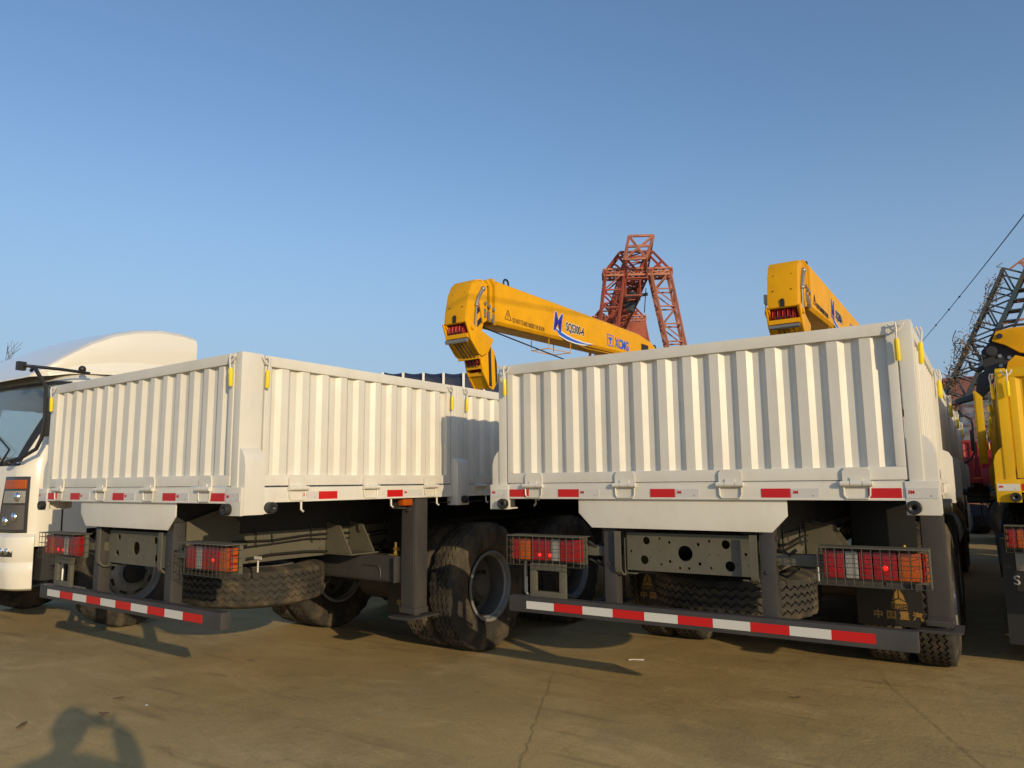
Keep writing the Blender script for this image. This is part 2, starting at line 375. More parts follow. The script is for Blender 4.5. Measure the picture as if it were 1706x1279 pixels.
def tape(root, ax, face, sgn, u0, u1, red, zc):
    mb = MB(); t = .0025
    if ax == 'x': mb.box(u0, u1, face-t, face+.001, zc-.025, zc+.025)
    else:
        a, b = sorted((face-sgn*.001, face+sgn*t)); mb.box(a, b, u0, u1, zc-.025, zc+.025)
    o = mb.build('reflective_tape', tapered if red else tapegrey, root)
    if not red:
        if ax == 'x': text('3M', .022, 'lettering', tapered, o, (u0+.008, face-t-.0005, zc-.002), RY, .0008, .0008); text('c', .016, 'lettering', steel, o, (u1-.035, face-t-.0005, zc-.016), RY, .0008, 0, 1.6)
        elif sgn > 0: text('3M', .022, 'lettering', tapered, o, (face+t+.0005, u0+.008, zc-.002), RX, .0008, .0008); text('c', .016, 'lettering', steel, o, (face+t+.0005, u1-.035, zc-.016), RX, .0008, 0, 1.6)
    return o
# ------------------------------------------------------------------ cab
def cab_outline(s, z, off=0.0):
    """s in 0..1 runs from rear +x side, round the front, to rear -x side. front faces -y"""
    HW, D, r = 1.2, 1.65, .22
    rake = 0 if z < 1.62 else (z-1.62)*.33 if z < 2.4 else .257+(z-2.4)*1.2
    low = .03*max(0, (1.2-z))
    narrow = 0 if z < 1.62 else (z-1.62)*.10 if z < 2.4 else .078+(z-2.4)*.8
    hw = HW-narrow; f = rake+low
    side = D-f-r; arc = math.pi/2*r; fr = 2*(hw-r); tot = 2*side+2*arc+fr; d = s*tot
    if d < side: p = (hw, D-d); nr = (1, 0)
    elif d < side+arc:
        a = (d-side)/r; p = (hw-r+r*math.cos(a), f+r-r*math.sin(a)); nr = (math.cos(a), -math.sin(a))
    elif d < side+arc+fr:
        t = d-side-arc; x = hw-r-t; p = (x, f-.05*(1-(x/(hw-r))**2)); nr = (0, -1)
    elif d < side+2*arc+fr:
        a = (d-side-arc-fr)/r; p = (-(hw-r)-r*math.sin(a), f+r-r*math.cos(a)); nr = (-math.sin(a), -math.cos(a))
    else: p = (-hw, f+r+(d-side-2*arc-fr)); nr = (-1, 0)
    return Vector((p[0]+nr[0]*off, p[1]+nr[1]*off, z))
def cab_patch(mb, s0, s1, z0, z1, off, n=10, m=4, thick=.01, curve=None):
    vs = []
    for t in (0, 1):
        for j in range(m+1):
            for i in range(n+1):
                z = z0+(z1-z0)*j/m; sa = s0(z) if callable(s0) else s0; sb = s1(z) if callable(s1) else s1; s = sa+(sb-sa)*i/n
                vs.append(cab_outline(s, z, off-thick*t))
    W = n+1; K = (m+1)*W; fs = []
    for j in range(m):
        for i in range(n):
            a = j*W+i; fs.append((a, a+1, a+W+1, a+W)); fs.append((K+a, K+a+W, K+a+W+1, K+a+1))
    for i in range(n): fs += [(i, i+K, i+1+K, i+1), (m*W+i, m*W+i+1, K+m*W+i+1, K+m*W+i)]
    for j in range(m): fs += [(j*W, (j+1)*W, K+(j+1)*W, K+j*W), (j*W+n, K+j*W+n, K+(j+1)*W+n, (j+1)*W+n)]
    mb.add(vs, fs)
def make_cab(root, loc, rz, paint, fairing=True, detail=True):
    S = 240
    wedge = lambda z: .312-.050*max(0, min(1, (z-1.62)/.78))
    def sv(s): return s
    body = MB()
    zs = [.86, 1.0, 1.2, 1.4, 1.62, 1.68, 1.75, 1.82, 1.9, 1.98, 2.05, 2.12, 2.2, 2.25, 2.30, 2.35, 2.4, 2.44, 2.48, 2.51, 2.53]
    # s ranges: side ~0..0.24, corner ..0.30, front .30...70
    def isglass(s, z0, z1):
        if z0 >= 1.62-1e-6 and z1 <= 2.4+1e-6 and wedge(z0)+.003 < s < 1-wedge(z0)-.003: return True
        if z0 >= 1.75-1e-6 and z1 <= 2.30+1e-6 and (.07 < s < .19 or .81 < s < .93): return True
        return False
    def arch(s, z1): # wheel arch
        d = s if s < .5 else 1-s
        y = cab_outline(d, 1.0).y
        return d < .25 and z1 <= 1.21 and (y-1.08)**2+(z1-.1-.53)**2 < .62**2
    vs = [cab_outline(i/S, z) for z in zs for i in range(S+1)]; W = S+1; fs = []
    for j in range(len(zs)-1):
        for i in range(S):
            sm = (i+.5)/S
            if isglass(sm, zs[j], zs[j+1]) or arch(sm, zs[j+1]): continue
            fs.append((j*W+i, j*W+i+1, (j+1)*W+i+1, (j+1)*W+i))
    top = (len(zs)-1)*W; fs.append([top+i for i in range(W)])
    body.add(vs, fs)
    body.box(-1.19, 1.19, 1.62, 1.65, .9, 2.40)
    cabo = body.build('cab', paint, root, loc=loc, angle=40); cabo.rotation_euler = (0, 0, rz)
    gl = MB(); cab_patch(gl, wedge, lambda z: 1-wedge(z), 1.615, 2.405, -.004, 60, 12, .006); gl.build('windscreen', glassm, cabo)
    for a, b in ((.07, .19), (.81, .93)):
        gl = MB(); cab_patch(gl, a, b, 1.745, 2.305, -.004, 6, 4, .006); gl.build('side_window', glassm, cabo)
    if not detail: return cabo
    d = MB(); e1 = lambda z: wedge(z)-.005; e2 = lambda z: wedge(z)+.010; cab_patch(d, e1, e2, 1.60, 2.41, .004, 2, 12, .012); cab_patch(d, lambda z: 1-e2(z), lambda z: 1-e1(z), 1.60, 2.41, .004, 2, 12, .012); cab_patch(d, .262, .738, 2.385, 2.42, .005, 60, 2, .012); cab_patch(d, .308, .692, 1.595, 1.64, .004, 40, 1, .01)
    d.build('windscreen_seal', black, cabo)
    i_ = MB(); i_.box(-1.05, 1.05, .15, .5, 1.2, 1.60); i_.box(-1.1, 1.1, .5, 1.55, .95, 1.1); i_.box(-1.1, 1.1, 1.52, 1.6, 1.1, 2.35)
    i_.build('dashboard', interior, cabo, bev=.03)
    for sx in (-.62, .62):
        st = MB(); st.box(sx-.26, sx+.26, .75, 1.25, 1.25, 1.42); st.box(sx-.25, sx+.25, 1.18, 1.34, 1.4, 2.02); st.box(sx-.15, sx+.15, 1.22, 1.32, 2.04, 2.25); st.build('seat', seatm, cabo, bev=.04)
    sw = MB(); th = [2*math.pi*k/20 for k in range(21)]
    sw.tube([(.62+.22*math.cos(t), .62+.12*math.sin(t), 1.68+.16*math.sin(t)) for t in th], .015, 8, cap=False); sw.tube([(.62, .5, 1.5), (.62, .62, 1.68)], .02, 8); sw.tube([(.42, .62, 1.68), (.82, .62, 1.68)], .014, 6)
    sw.build('steering_wheel', black, cabo)
    for a, b, z_ in ((.64, .78, 1.68), (.84, .94, 1.68)):  # pale sheets added to imitate bright patches in the windscreen
        q = MB(); q.add([(a, .16, z_), (b, .16, z_), (b+.03, .30, z_+.24), (a+.03, .30, z_+.24)], [(0, 1, 2, 3)]); q.build('bright_sheet', logowhite, cabo)
    q = MB(); q.add([(.98, .16, 1.66), (1.01, .16, 1.66), (1.12, .42, 2.2), (1.09, .42, 2.2)], [(0, 1, 2, 3)]); q.build('bright_sheet', handle, cabo)  # yellow strip, likewise added for a bright streak
    # grille, headlights, lamps
    gr = MB(); cab_patch(gr, .36, .64, .98, 1.38, .006, 30, 4)
    for k in range(5): cab_patch(gr, .365, .635, 1.02+k*.075, 1.045+k*.075, .02, 30, 1, .02)
    gr.build('grille', black, cabo)
    for flip in (0, 1):
        F = (lambda a, b: (a, b)) if not flip else (lambda a, b: (1-b, 1-a))
        def G(a, b):      # slanted lens outline, mirrored for the other side
            fa = a if callable(a) else (lambda z, a=a: a); fb = b if callable(b) else (lambda z, b=b: b)
            return (fa, fb) if not flip else ((lambda z: 1-fb(z)), (lambda z: 1-fa(z)))
        sl2 = lambda z: .340+.016*(1.495-z)/.51
        h = MB(); cab_patch(h, *G(.288, sl2), .985, 1.495, .010, 10, 6, .02); ho = h.build('headlight', headglass, cabo)
        q = MB(); cab_patch(q, *G(.292, lambda z: sl2(z)-.004), 1.385, 1.465, .016, 8, 2, .012)
        for k in range(3): cab_patch(q, *G(.296, lambda z: sl2(z)-.008), 1.395+k*.024, 1.405+k*.024, .021, 8, 1, .006)
        q.build('indicator_lens', amber, ho)
        q = MB(); cab_patch(q, *G(.293, lambda z: sl2(z)-.005), 1.255, 1.365, .013, 8, 3, .012); q.build('headlight_lens', clearlens, ho)
        q = MB(); cab_patch(q, *G(.293, lambda z: sl2(z)-.005), 1.015, 1.235, .012, 8, 3, .012); q.build('headlight_lens', rimin, ho)
        for zc, ss in ((1.31, .305), (1.13, .308), (1.09, .330)):
            c = cab_outline(ss if not flip else 1-ss, zc, .02); q = MB(); q.ball(c, .04, 12, (1, .6, 1.1)); q.build('reflector', chrome, ho)
        # seams on the door and corner panel
        sm_ = MB(); cab_patch(sm_, *F(.236, .2385), .95, 1.62, .002, 2, 8, .006); cab_patch(sm_, *F(.03, .0325), .95, 2.4, .002, 2, 8, .006); cab_patch(sm_, *F(.03, .236), 1.655, 1.662, .003, 10, 1, .006)
        sm_.build('door_seam', black, cabo)
        dh = MB(); cab_patch(dh, *F(.05, .085), 1.52, 1.56, .03, 4, 1, .03); dh.build('door_handle', black, cabo)
        sg = 1 if not flip else -1
        # mirror arms and mirrors
        ma = MB()
        ma.tube([(sg*1.16, .0, 2.47), (sg*1.28, -.03, 2.49), (sg*1.37, -.03, 2.42), (sg*1.38, .04, 2.30), (sg*1.38, .05, 2.0), (sg*1.37, .04, 1.84), (sg*1.33, .02, 1.74), (sg*1.22, -.05, 1.66), (sg*1.06, -.09, 1.63)], .017, 8)
        ma.tube([(sg*1.10, -.06, 2.51), (sg*1.15, -.04, 2.51), (sg*1.25, .22, 2.50), (sg*1.20, .50, 2.50)], .015, 8)
        ma.ball((sg*1.22, .42, 2.53), .035); ma.box(*sorted((sg*1.08, sg*1.13)), -.10, -.03, 2.47, 2.55); ma.ball((sg*1.06, -.08, 1.62), .04, 10, (1, 1, .6))
        mo = ma.build('mirror_arm', black, cabo)
        mr = MB(); mr.box(sg*1.36-.03, sg*1.36+.03, .05, .22, 1.85, 2.22); mr.build('mirror', black, mo, bev=.025)
    # bumper
    b = MB(); lv = [(.47, .0, .02), (.49, .03, 0), (.62, .055, 0), (.70, .055, 0), (.715, .045, 0), (.73, .045, 0), (.745, .055, 0), (.88, .06, 0), (.95, .05, 0), (.975, .02, 0)]
    vs = []; N = 100; A0, A1 = .277, .723
    for z, off, _ in lv:
        for i in range(N+1): vs.append(cab_outline(A0+(A1-A0)*i/N, z, off))
    for z in (.975, .47):
        for i in range(N+1): vs.append(cab_outline(A0+(A1-A0)*i/N, z, -.08))
    W = N+1; L_ = len(lv); fs = [(j*W+i, j*W+i+1, (j+1)*W+i+1, (j+1)*W+i) for j in range(L_) for i in range(N)]
    fs += [((L_+1)*W+i, (L_+1)*W+i+1, i+1, i) for i in range(N)]
    for e in (0, N): fs.append([j*W+e for j in range(L_+2)])
    b.add(vs, fs); bo = b.build('bumper', paint, cabo, angle=40)
    for F in ((.302, .345), (.655, .698)):
        q = MB(); cab_patch(q, *F, .775, .875, .058, 8, 2, .03); fo = q.build('fog_lamp', headglass, bo)
        for k in range(3):
            c = cab_outline(F[0]+(F[1]-F[0])*(.2+.3*k), .825, .062); q = MB(); q.ball(c, .033, 10, (1, .5, 1)); q.build('reflector', chrome, fo)
    # wipers
    wp = MB()
    for x0 in (-.75, 0, .75):
        wp.tube([(x0, -.03, 1.60), (x0+.1, .0, 1.75), (x0-.35, .05, 1.92)], .009, 6); wp.tube([(x0-.05, -.02, 1.66), (x0-.6, .05, 1.93)], .007, 6)
    wp.build('wiper', black, cabo)
    # mud guards and step behind the wheel
    stp = MB(); stp.box(1.0, 1.19, .2, .42, .55, .86); stp.box(-1.19, -1.0, .2, .42, .55, .86); stp.box(-.6, .6, .3, 1.6, .7, .9)
    for sx in (-1, 1):
        for k in range(13):
            a0, a1 = R(-10+k*200/13), R(-10+(k+1)*200/13); r0 = .6
            p = lambda a, x, rr: (x, 1.08+rr*math.cos(a), .53+rr*math.sin(a))
            xa, xb = sx*.8, sx*1.17
            stp.add([p(a0, xa, r0), p(a1, xa, r0), p(a1, xb, r0), p(a0, xb, r0), p(a0, xa, r0+.015), p(a1, xa, r0+.015), p(a1, xb, r0+.015), p(a0, xb, r0+.015)], [(0, 1, 2, 3), (7, 6, 5, 4), (0, 4, 5, 1), (2, 6, 7, 3), (1, 5, 6, 2), (3, 7, 4, 0)])
    stp.build('wheel_guard', under, cabo)
    if fairing:
        f = MB(); st = []
        # stations: y, base z, top z, half width
        for y, z0, z1, hw in ((.14, 2.46, 2.475, .80), (.25, 2.47, 2.58, .92), (.40, 2.50, 2.71, .99), (.60, 2.52, 2.86, 1.03), (.82, 2.53, 2.985, 1.06), (1.05, 2.53, 3.065, 1.07), (1.3, 2.53, 3.11, 1.08), (1.55, 2.53, 3.115, 1.08), (1.72, 2.53, 3.09, 1.08)):
            row = []
            prof = [(1.03, 0), (1.03, .10), (.985, .30), (1.0, .52), (1.0, .80), (.985, .90), (.94, .965), (.90, .985), (.8, 1.0), (.4, 1.04), (0, 1.05)]
            for u, v in prof: row.append((u*hw, y, z0+(z1-z0)*v))
            row += [(-x, yy, zz) for x, yy, zz in row[-2::-1]]
            st.append(row)
        m = len(st[0]); vs = [v for r in st for v in r]; fs = [(j*m+i, j*m+i+1, (j+1)*m+i+1, (j+1)*m+i) for j in range(len(st)-1) for i in range(m-1)]
        fs += [list(range(m)), [(len(st)-1)*m+i for i in range(m)]]
        f.add(vs, fs); f.build('roof_fairing', paint, cabo, angle=22)
    return cabo

# ------------------------------------------------------------------ truck
def make_truck(root, paint, bedlen=8.1, cabpaint=None, crane=True, light_detail=False, cab_y=9.35, cab_detail=True, leg=True, axles=(2.5, 3.9), fairing=False, front_axles=(9.0, ), lampx=0.0):
    XB, XL = 1.25, 1.312
    # ---- rear gate
    m = MB(); corrug(m, -1.135, 1.135, ZH+.063, ZT-.063, 'x', .010, 1); tg = m.build('tailgate', paint, root, smooth=False)
    m = MB(); frame_board(m, -1.178, 1.178, ZH, ZT, 'x', 0, 1); m.build('gate_frame', paint, tg, bev=.004)
    # ---- corner posts
    for sx in (-1, 1):
        m = MB(); a, b = sorted((sx*1.186, sx*XB)); m.box(a, b, .004, .155, ZH-.02, ZT+.003)
        m.box(*sorted((sx*1.19, sx*1.246)), .15, .162, ZH-.02, ZT-.003)
        cp = m.build('corner_post', paint, root, bev=.007)
        m = MB(); x0 = 1.22
        poly = [(sx*x0, ZP), (sx*XL, ZP), (sx*XL, ZH), (sx*XL, ZH+.12), (sx*(XL-.012), ZH+.17), (sx*(XL-.035), ZH+.205), (sx*(XB+.002), ZH+.225), (sx*x0, ZH+.225)]
        m.prism(poly, 'y', .012, .15); m.build('post_bracket', paint, cp, bev=.006)
        m = MB(); m.box(*sorted((sx*1.165, sx*(XL+.002))), -.012, .011, ZP-.002, ZH-.008); m.box(*sorted((sx*1.165, sx*1.22)), .011, .1, ZP, ZP+.01)
        m.build('corner_plate', paint, cp, bev=.004)
        # round rubber stops
        m = MB(); m.lathe([(-.012, .001), (-.045, .012), (-.05, .02), (-.05, .03), (-.046, .034), (-.012, .034)], 'y', (sx*1.2, 0, ZP+.035), 20); m.build('rubber_stop', black, root)
        m = MB(); m.lathe([(0, .034), (sx*.04, .034), (sx*.045, .03), (sx*.045, .015), (sx*.035, .001)], 'x', (sx*(XL-.005), .185, ZP+.04), 20); m.build('rubber_stop', black, root)
        m = MB(); m.box(*sorted((sx*(XL-.05), sx*(XL-.004))), .15, .215, ZP+.004, ZH-.03); m.build('stop_bracket', paint, cp, bev=.004)
        latch(root, sx*1.183, 0, 'x', 1); latch(root, sx*XB, .17, 'y', sx)
    # ---- rear sill with tapes and hinges
    m = MB(); m.box(-1.165, 1.165, -.006, .08, ZS, ZH-.010); m.box(-1.165, 1.165, -.010, -.0065, ZS, ZS+.012)
    m.box(-1.165, 1.165, .004, .07, ZH-.0095, ZH-.004)
    sill = m.build('rear_sill', paint, root, bev=.004)
    for u in (-.97, -.325, .31, .95): hinge(root, u, 'x', -.006, 1, paint)
    zc = ZS+.036
    for u in (-1.16, -.79, -.165, .475, 1.0): tape(root, 'x', -.006 if u < 1.0 else -.006, 1, u, u+.15, True, zc)
    for u in (-.640, -.010, .630): tape(root, 'x', -.006, 1, u, u+.14, False, zc)
    for u in (-1.306, 1.17): tape(root, 'x', -.012, 1, u, u+.135, False, zc)
    # ---- centre flap under the sill
    m = MB(); m.prism([(-.655, ZS+.001), (.60, ZS+.001), (.60, Z(-.195)), (.515, Z(-.283)), (-.565, Z(-.283)), (-.655, Z(-.195))], 'y', .012, .022); m.build('rear_flap', paint, root, bev=.003)
    # ---- side boards
    step = 2.02; NP = int(round(bedlen/step))
    for sx in (-1, 1):
        face = sx*(XB-.004)
        for k in range(NP):
            y0 = .172 if k == 0 else step*k+.085; y1 = step*(k+1)-.085
            m = MB(); corrug(m, y0+.045, y1-.045, ZH+.063, ZT-.063, 'y', face-sx*.010, sx); sb = m.build('side_board', paint, root, smooth=False)
            m = MB(); frame_board(m, y0, y1, ZH, ZT, 'y', face, sx); m.build('board_frame', paint, sb, bev=.004)
            if k: latch(root, sx*XB, y0+.01, 'y', sx)
            latch(root, sx*XB, y1-.01, 'y', sx)
            for u in ((.26, .885, 1.51) if k == 0 else (.2, .9, 1.6)): hinge(root, y0+u, 'y', sx*(XB+.002), sx, paint)
            yp = step*(k+1)
            m = MB(); m.box(*sorted((sx*1.19, sx*XB)), yp-.078, yp+.078, ZH-.02, ZT); m.box(*sorted((sx*XB, sx*(XB+.006))), yp-.02, yp+.02, ZH-.02, ZT-.004); mp = m.build('mid_post', paint, root, bev=.005)
            m = MB(); m.prism([(sx*1.2, ZP), (sx*XL, ZP), (sx*XL, ZH+.15), (sx*(XL-.02), ZH+.19), (sx*XB, ZH+.21), (sx*1.2, ZH+.21)], 'y', yp-.07, yp+.07); m.build('post_bracket', paint, mp, bev=.006)
            m = MB(); m.lathe([(0, .03), (sx*.035, .03), (sx*.04, .012), (sx*.03, .001)], 'x', (sx*XL, yp, ZP+.045), 16); m.build('rubber_stop', black, root)
            a = y0-.01 if k else .155
            m = MB(); m.box(*sorted((sx*1.2, sx*(XB+.002))), a, y1+.012, ZS, ZH-.010); m.box(*sorted((sx*(XB+.002), sx*(XB+.008))), a, y1+.012, ZS, ZS+.012); m.build('side_sill', paint, root, bev=.003)
            zt = ZS+.037; f2 = sx*(XB+.002)
            if k == 0: spans = [(.47, .60, 0), (.605, .76, 1), (1.225, 1.385, 1), (1.39, 1.60, 0)]
            else: spans = [(y0+.35, y0+.5, 1), (y0+.505, y0+.64, 0), (y0+1.0, y0+1.15, 1), (y0+1.155, y0+1.3, 0)]
            for u0, u1, rd in spans: tape(root, 'y', f2, sx, u0, u1, rd, zt)
            for u in (.3, 1.1, 1.6):
                m = MB(); yy = y0+u; xx = sx*1.235; m.tube([(xx-sx*.02, yy, ZS+.005), (xx+sx*.01, yy, ZS-.005), (xx+sx*.012, yy, ZS-.05), (xx+sx*.03, yy+.004, ZS-.062)], .007, 6); m.build('rope_hook', paint, root)
    # front board and floor
    m = MB(); m.box(-XB, XB, step*NP+.08, step*NP+.12, ZH, ZT+.02); m.build('front_board', paint, root, bev=.004)
    m = MB(); m.box(-1.19, 1.19, .085, step*NP+.07, ZH-.03, ZH-.012)
    y = .35
    while y < step*NP: m.box(-1.19, 1.19, y, y+.05, ZS-.01, ZH-.032); y += .5
    for sx in (-1, 1): m.box(*sorted((sx*.33, sx*.38)), .12, step*NP, Z(-.343), ZS-.012)  # sub-frame beams made black and deep for the shade above the rails
    m.build('bed_floor', under, root)
    # ---- chassis
    L = cab_y+1.3
    m = MB()
    for sx in (-1, 1):
        m.box(*sorted((sx*.385, sx*.393)), .10, L, Z(-.56), Z(-.345)); m.box(*sorted((sx*.32, sx*.385)), .10, L, Z(-.56), Z(-.552)); m.box(*sorted((sx*.32, sx*.385)), .10, L, Z(-.353), Z(-.345))
        for yb in (.30, .42, .9, 1.35, 1.45, 1.9, 2.3, 2.7, 3.3, 3.7):
            for zb in (-.38, -.44, -.50): m.cyl((sx*.393, yb, Z(zb)), (sx*.405, yb, Z(zb)), .011, 6)
        m.prism([(.20, Z(-.5)), (.20, Z(-.24)), (.46, Z(-.16)), (.60, Z(-.26)), (.60, Z(-.34)), (.50, Z(-.36)), (.50, Z(-.5))], 'x', *sorted((sx*.41, sx*.425)))
    for yb in (1.0, 2.2, 3.2, 4.4, 6.0, 7.5): m.box(-.385, .385, yb, yb+.10, Z(-.5), Z(-.36))
    fr = m.build('chassis_frame', chas, root, bev=.003)
    rs_ = random.Random(3)
    for sx in (-1, 1):
        for k, (zz, rr) in enumerate(((-.395, .008), (-.43, .006), (-.52, .010))):
            m = MB(); pts = [(sx*(.412+.01*rs_.random()), .55+yy*.32, Z(zz)-.012*math.sin(yy*1.9+k)-.006*rs_.random()) for yy in range(16)]; m.tube(pts, rr, 6); m.build('hose', black, root)
        for yy in (.75, 1.25, 2.05, 2.9):
            m = MB(); m.tube([(sx*.402, yy, Z(-.31)), (sx*.402, yy, Z(-.43)), (sx*.409, yy+.012, Z(-.45))], .007, 6); m.build('clip', black, root)
    for ya in axles:
        for sx in (-1, 1):
            m = MB(); m.cyl((sx*.40, ya-.24, .62), (sx*.40, ya-.36, .66), .075, 16); m.cyl((sx*.40, ya-.36, .66), (sx*.40, ya-.38, .667), .085, 16); m.cyl((sx*.40, ya-.38, .667), (sx*.40, ya-.46, .70), .07, 16); m.build('brake_chamber', dark, root)
            m = MB(); m.tube([(sx*.40, ya-.46, .72), (sx*.42, ya-.52, .85), (sx*.36, ya-.35, .98), (sx*.30, ya-.1, .95)], .010, 6); m.build('brake_hose', black, root)
    # crossmember plate with real holes
    def plate_with_holes(x0, x1, z0, z1, y0, y1, holes):
        bm = bmesh.new(); NX, NZ = 150, 44; vv = {}
        # sdf based grid cut: cells whose centre is inside a hole are dropped
        for i in range(NX+1):
            for j in range(NZ+1): vv[i, j] = [x0+(x1-x0)*i/NX, z0+(z1-z0)*j/NZ]
        inside = lambda x, z: any((x-h[0])**2+(z-h[1])**2 < h[2]**2 for h in holes)
        cells = [(i, j) for i in range(NX) for j in range(NZ) if not inside(x0+(x1-x0)*(i+.5)/NX, z0+(z1-z0)*(j+.5)/NZ)]
        cs = set(cells)
        for k, (i, j) in enumerate(vv):
            nb = sum(((i-a, j-b) in cs) for a in (0, 1) for b in (0, 1))
            if 0 < nb < 4 and 0 < i < NX and 0 < j < NZ:
                p = vv[i, j]; h = min(holes, key=lambda h: abs(math.hypot(p[0]-h[0], p[1]-h[1])-h[2]))
                d = math.hypot(p[0]-h[0], p[1]-h[1]); 
                if d > 1e-6: p[0] = h[0]+(p[0]-h[0])*h[2]/d; p[1] = h[1]+(p[1]-h[1])*h[2]/d
        F = {k: bm.verts.new((v[0], y0, v[1])) for k, v in vv.items()}; B = {k: bm.verts.new((v[0], y1, v[1])) for k, v in vv.items()}
        cntE = {}
        for i, j in cells:
            q = [(i, j), (i+1, j), (i+1, j+1), (i, j+1)]
            bm.faces.new([F[c] for c in q]); bm.faces.new([B[c] for c in q[::-1]])
            for a, b in zip(q, q[1:]+q[:1]):
                if (b, a) in cntE: del cntE[(b, a)]
                else: cntE[(a, b)] = 1
        for a, b in cntE: bm.faces.new([F[b], F[a], B[a], B[b]])
        for v in [v for v in bm.verts if not v.link_faces]: bm.verts.remove(v)
        me = bpy.data.meshes.new('rear_crossmember'); bm.to_mesh(me); bm.free(); me.materials.append(chas)
        return me
    zc0, zc1 = Z(-.535), Z(-.312); zm = (zc0+zc1)/2
    if 'cm' not in MATS:
        H = [(0-.005, zm, .045), (-.245, zm+.065, .023), (-.26, zm-.048, .026), (.235, zm+.06, .025), (.255, zm-.06, .029)]
        for a, b, r in ((-.10, .06, .009), (-.10, -.05, .009), (.075, .055, .010), (.08, -.055, .010), (-.16, .08, .007), (-.155, -.07, .007), (.14, .075, .008), (.145, -.075, .008), (-.345, 0, .008), (.345, .01, .009), (-.04, -.085, .008), (.015, -.085, .008), (-.21, .01, .004), (-.16, .01, .004), (.14, .0, .004), (.19, .0, .004), (.30, .04, .004), (.30, -.05, .004), (-.3, -.08, .004), (-.22, -.03, .004), (.36, -.05, .004)): H.append((a, zm+b, r))
        MATS['cm'] = plate_with_holes(-.372, .372, zc0, zc1, .095, .103, H)
    cm = bpy.data.objects.new('rear_crossmember', MATS['cm']); COL.objects.link(cm); cm.parent = root
    m = MB(); m.box(-.372, .372, .1035, .17, zc0-.002, zc0+.006); m.box(-.372, .372, .1035, .17, zc1-.006, zc1+.002)
    for sx in (-1, 1):
        m.prism([(.03, zc1+.01), (.03, zc0+.02), (.04, zc0-.01), (.065, zc0-.03), (.15, zc0-.035), (.15, zc0-.028), (.07, zc0-.02), (.045, zc0), (.038, zc0+.02), (.038, zc1+.01)], 'x', *sorted((sx*.385, sx*.425)))
    m.build('crossmember_flange', chas, cm)
    # ---- underrun bar
    m = MB(); m.box(-1.169, 1.169, -.011, .055, Z(-.829), Z(-.73)); ub = m.build('underrun_bar', dark, root, bev=.007)
    for sx in (-1, 1): m = MB(); m.box(*sorted((sx*.43, sx*.51)), .06, .14, Z(-.80), Z(-.24)); m.cyl((sx*.51, .10, Z(-.32)), (sx*.52, .10, Z(-.32)), .014, 6); m.cyl((sx*.47, .06, Z(-.5)), (sx*.47, .05, Z(-.5)), .010, 6); m.build('bar_bracket', dark, ub, bev=.005)
    for k in range(10):
        m = MB(); a = -1.035+.202*k; m.box(a, a+.202, -.0135, -.0105, Z(-.805), Z(-.757)); m.build('reflective_tape', tapewhite if k % 2 == 0 else tapered, ub)
    # ---- tail lamps in wire cages
    for sx, x0, x1 in ((-1, -1.14-lampx, -.64-lampx), (1, .765, 1.225)):
        z0, z1 = Z(-.51), Z(-.355)
        m = MB(); m.box(x0-.01, x1+.01, .045, .075, z0-.005, z1+.005); m.prism([(x0-.02, z1+.008), (x1+.02, z1+.008), (x1+.02, z1+.014), (x0-.02, z1+.014)], 'y', -.05, .09)
        if sx < 0:
            m.box(-1.025, -.98, .02, .045, Z(-.695), z0-.055); m.box(-.81, -.765, .02, .045, Z(-.695), z0-.055); m.box(-1.025, -.765, .02, .045, Z(-.735), Z(-.695)); m.box(-1.025, -.765, .02, .045, z0-.055, z0-.01);
        m.box(*sorted((sx*.425, sx*1.15)), .086, .15, z0+.05, z0+.11)
        tl = m.build('tail_lamp', chas, root, bev=.003)
        Wd = x1-x0; segs = [(0, .10, redlens), (.10, .27, amber), (.27, .56, redlens), (.56, .70, clearlens), (.70, 1.0, redlens)]
        if sx > 0: segs = [(0, .22, redlens), (.22, .36, clearlens), (.36, .50, redlens), (.50, .74, redlens), (.74, .97, amber), (.97, 1.0, redlens)]
        for a, b, lm in segs:
            q = MB(); q.box(x0+Wd*a+.002, x0+Wd*b-.002, 0, .044, z0+.012, z1-.008); q.build('lens', lm, tl, bev=.008)
        q = MB()
        for cx_ in ((.40, .55) if sx < 0 else (.62,)):
            q.ball((x0+Wd*cx_, .0, z0+.045 if sx < 0 else z0+.07), .013, 10, (1, .4, 1))
        q.build('bulb', glow, tl)
        for k in range(3):
            q = MB(); q.box(*sorted((sx*abs(x1 if sx > 0 else x0)+sx*.001, sx*abs(x1 if sx > 0 else x0)+sx*.012)), .0, .04, z0+.015+k*.047, z0+.05+k*.047); q.build('side_marker', amber, tl, bev=.003)
        q = MB(); yf = -.045; n = 11 if sx < 0 else 12
        for k in range(n+1): x = x0-.02+(Wd+.04)*k/n; q.tube([(x, .06, z0-.018), (x, yf, z0-.018), (x, yf, z1+.01)], .0018, 5)
        for z in (z0-.018, z0+.035, z0+.09, z0+.135): q.tube([(x0-.02, .06, z), (x0-.02, yf, z), (x1+.02, yf, z), (x1+.02, .06, z)], .0018, 5)
        for x in (x0-.02, x1+.02):
            for y_ in (0, .04): q.tube([(x, y_, z0-.018), (x, y_, z1+.01)], .0022, 5)
        q.build('lamp_cage', wire, tl)
        q = MB(); q.tube([(sx*.62, .07, z1-.02), (sx*.58, .09, z1-.05), (sx*.52, .12, z1-.03), (sx*.45, .2, z1-.06)], .010, 6); q.tube([(sx*.62, .08, z0+.03), (sx*.55, .14, z0-.02), (sx*.45, .18, z0+.01)], .007, 6); q.build('cable', black, tl)
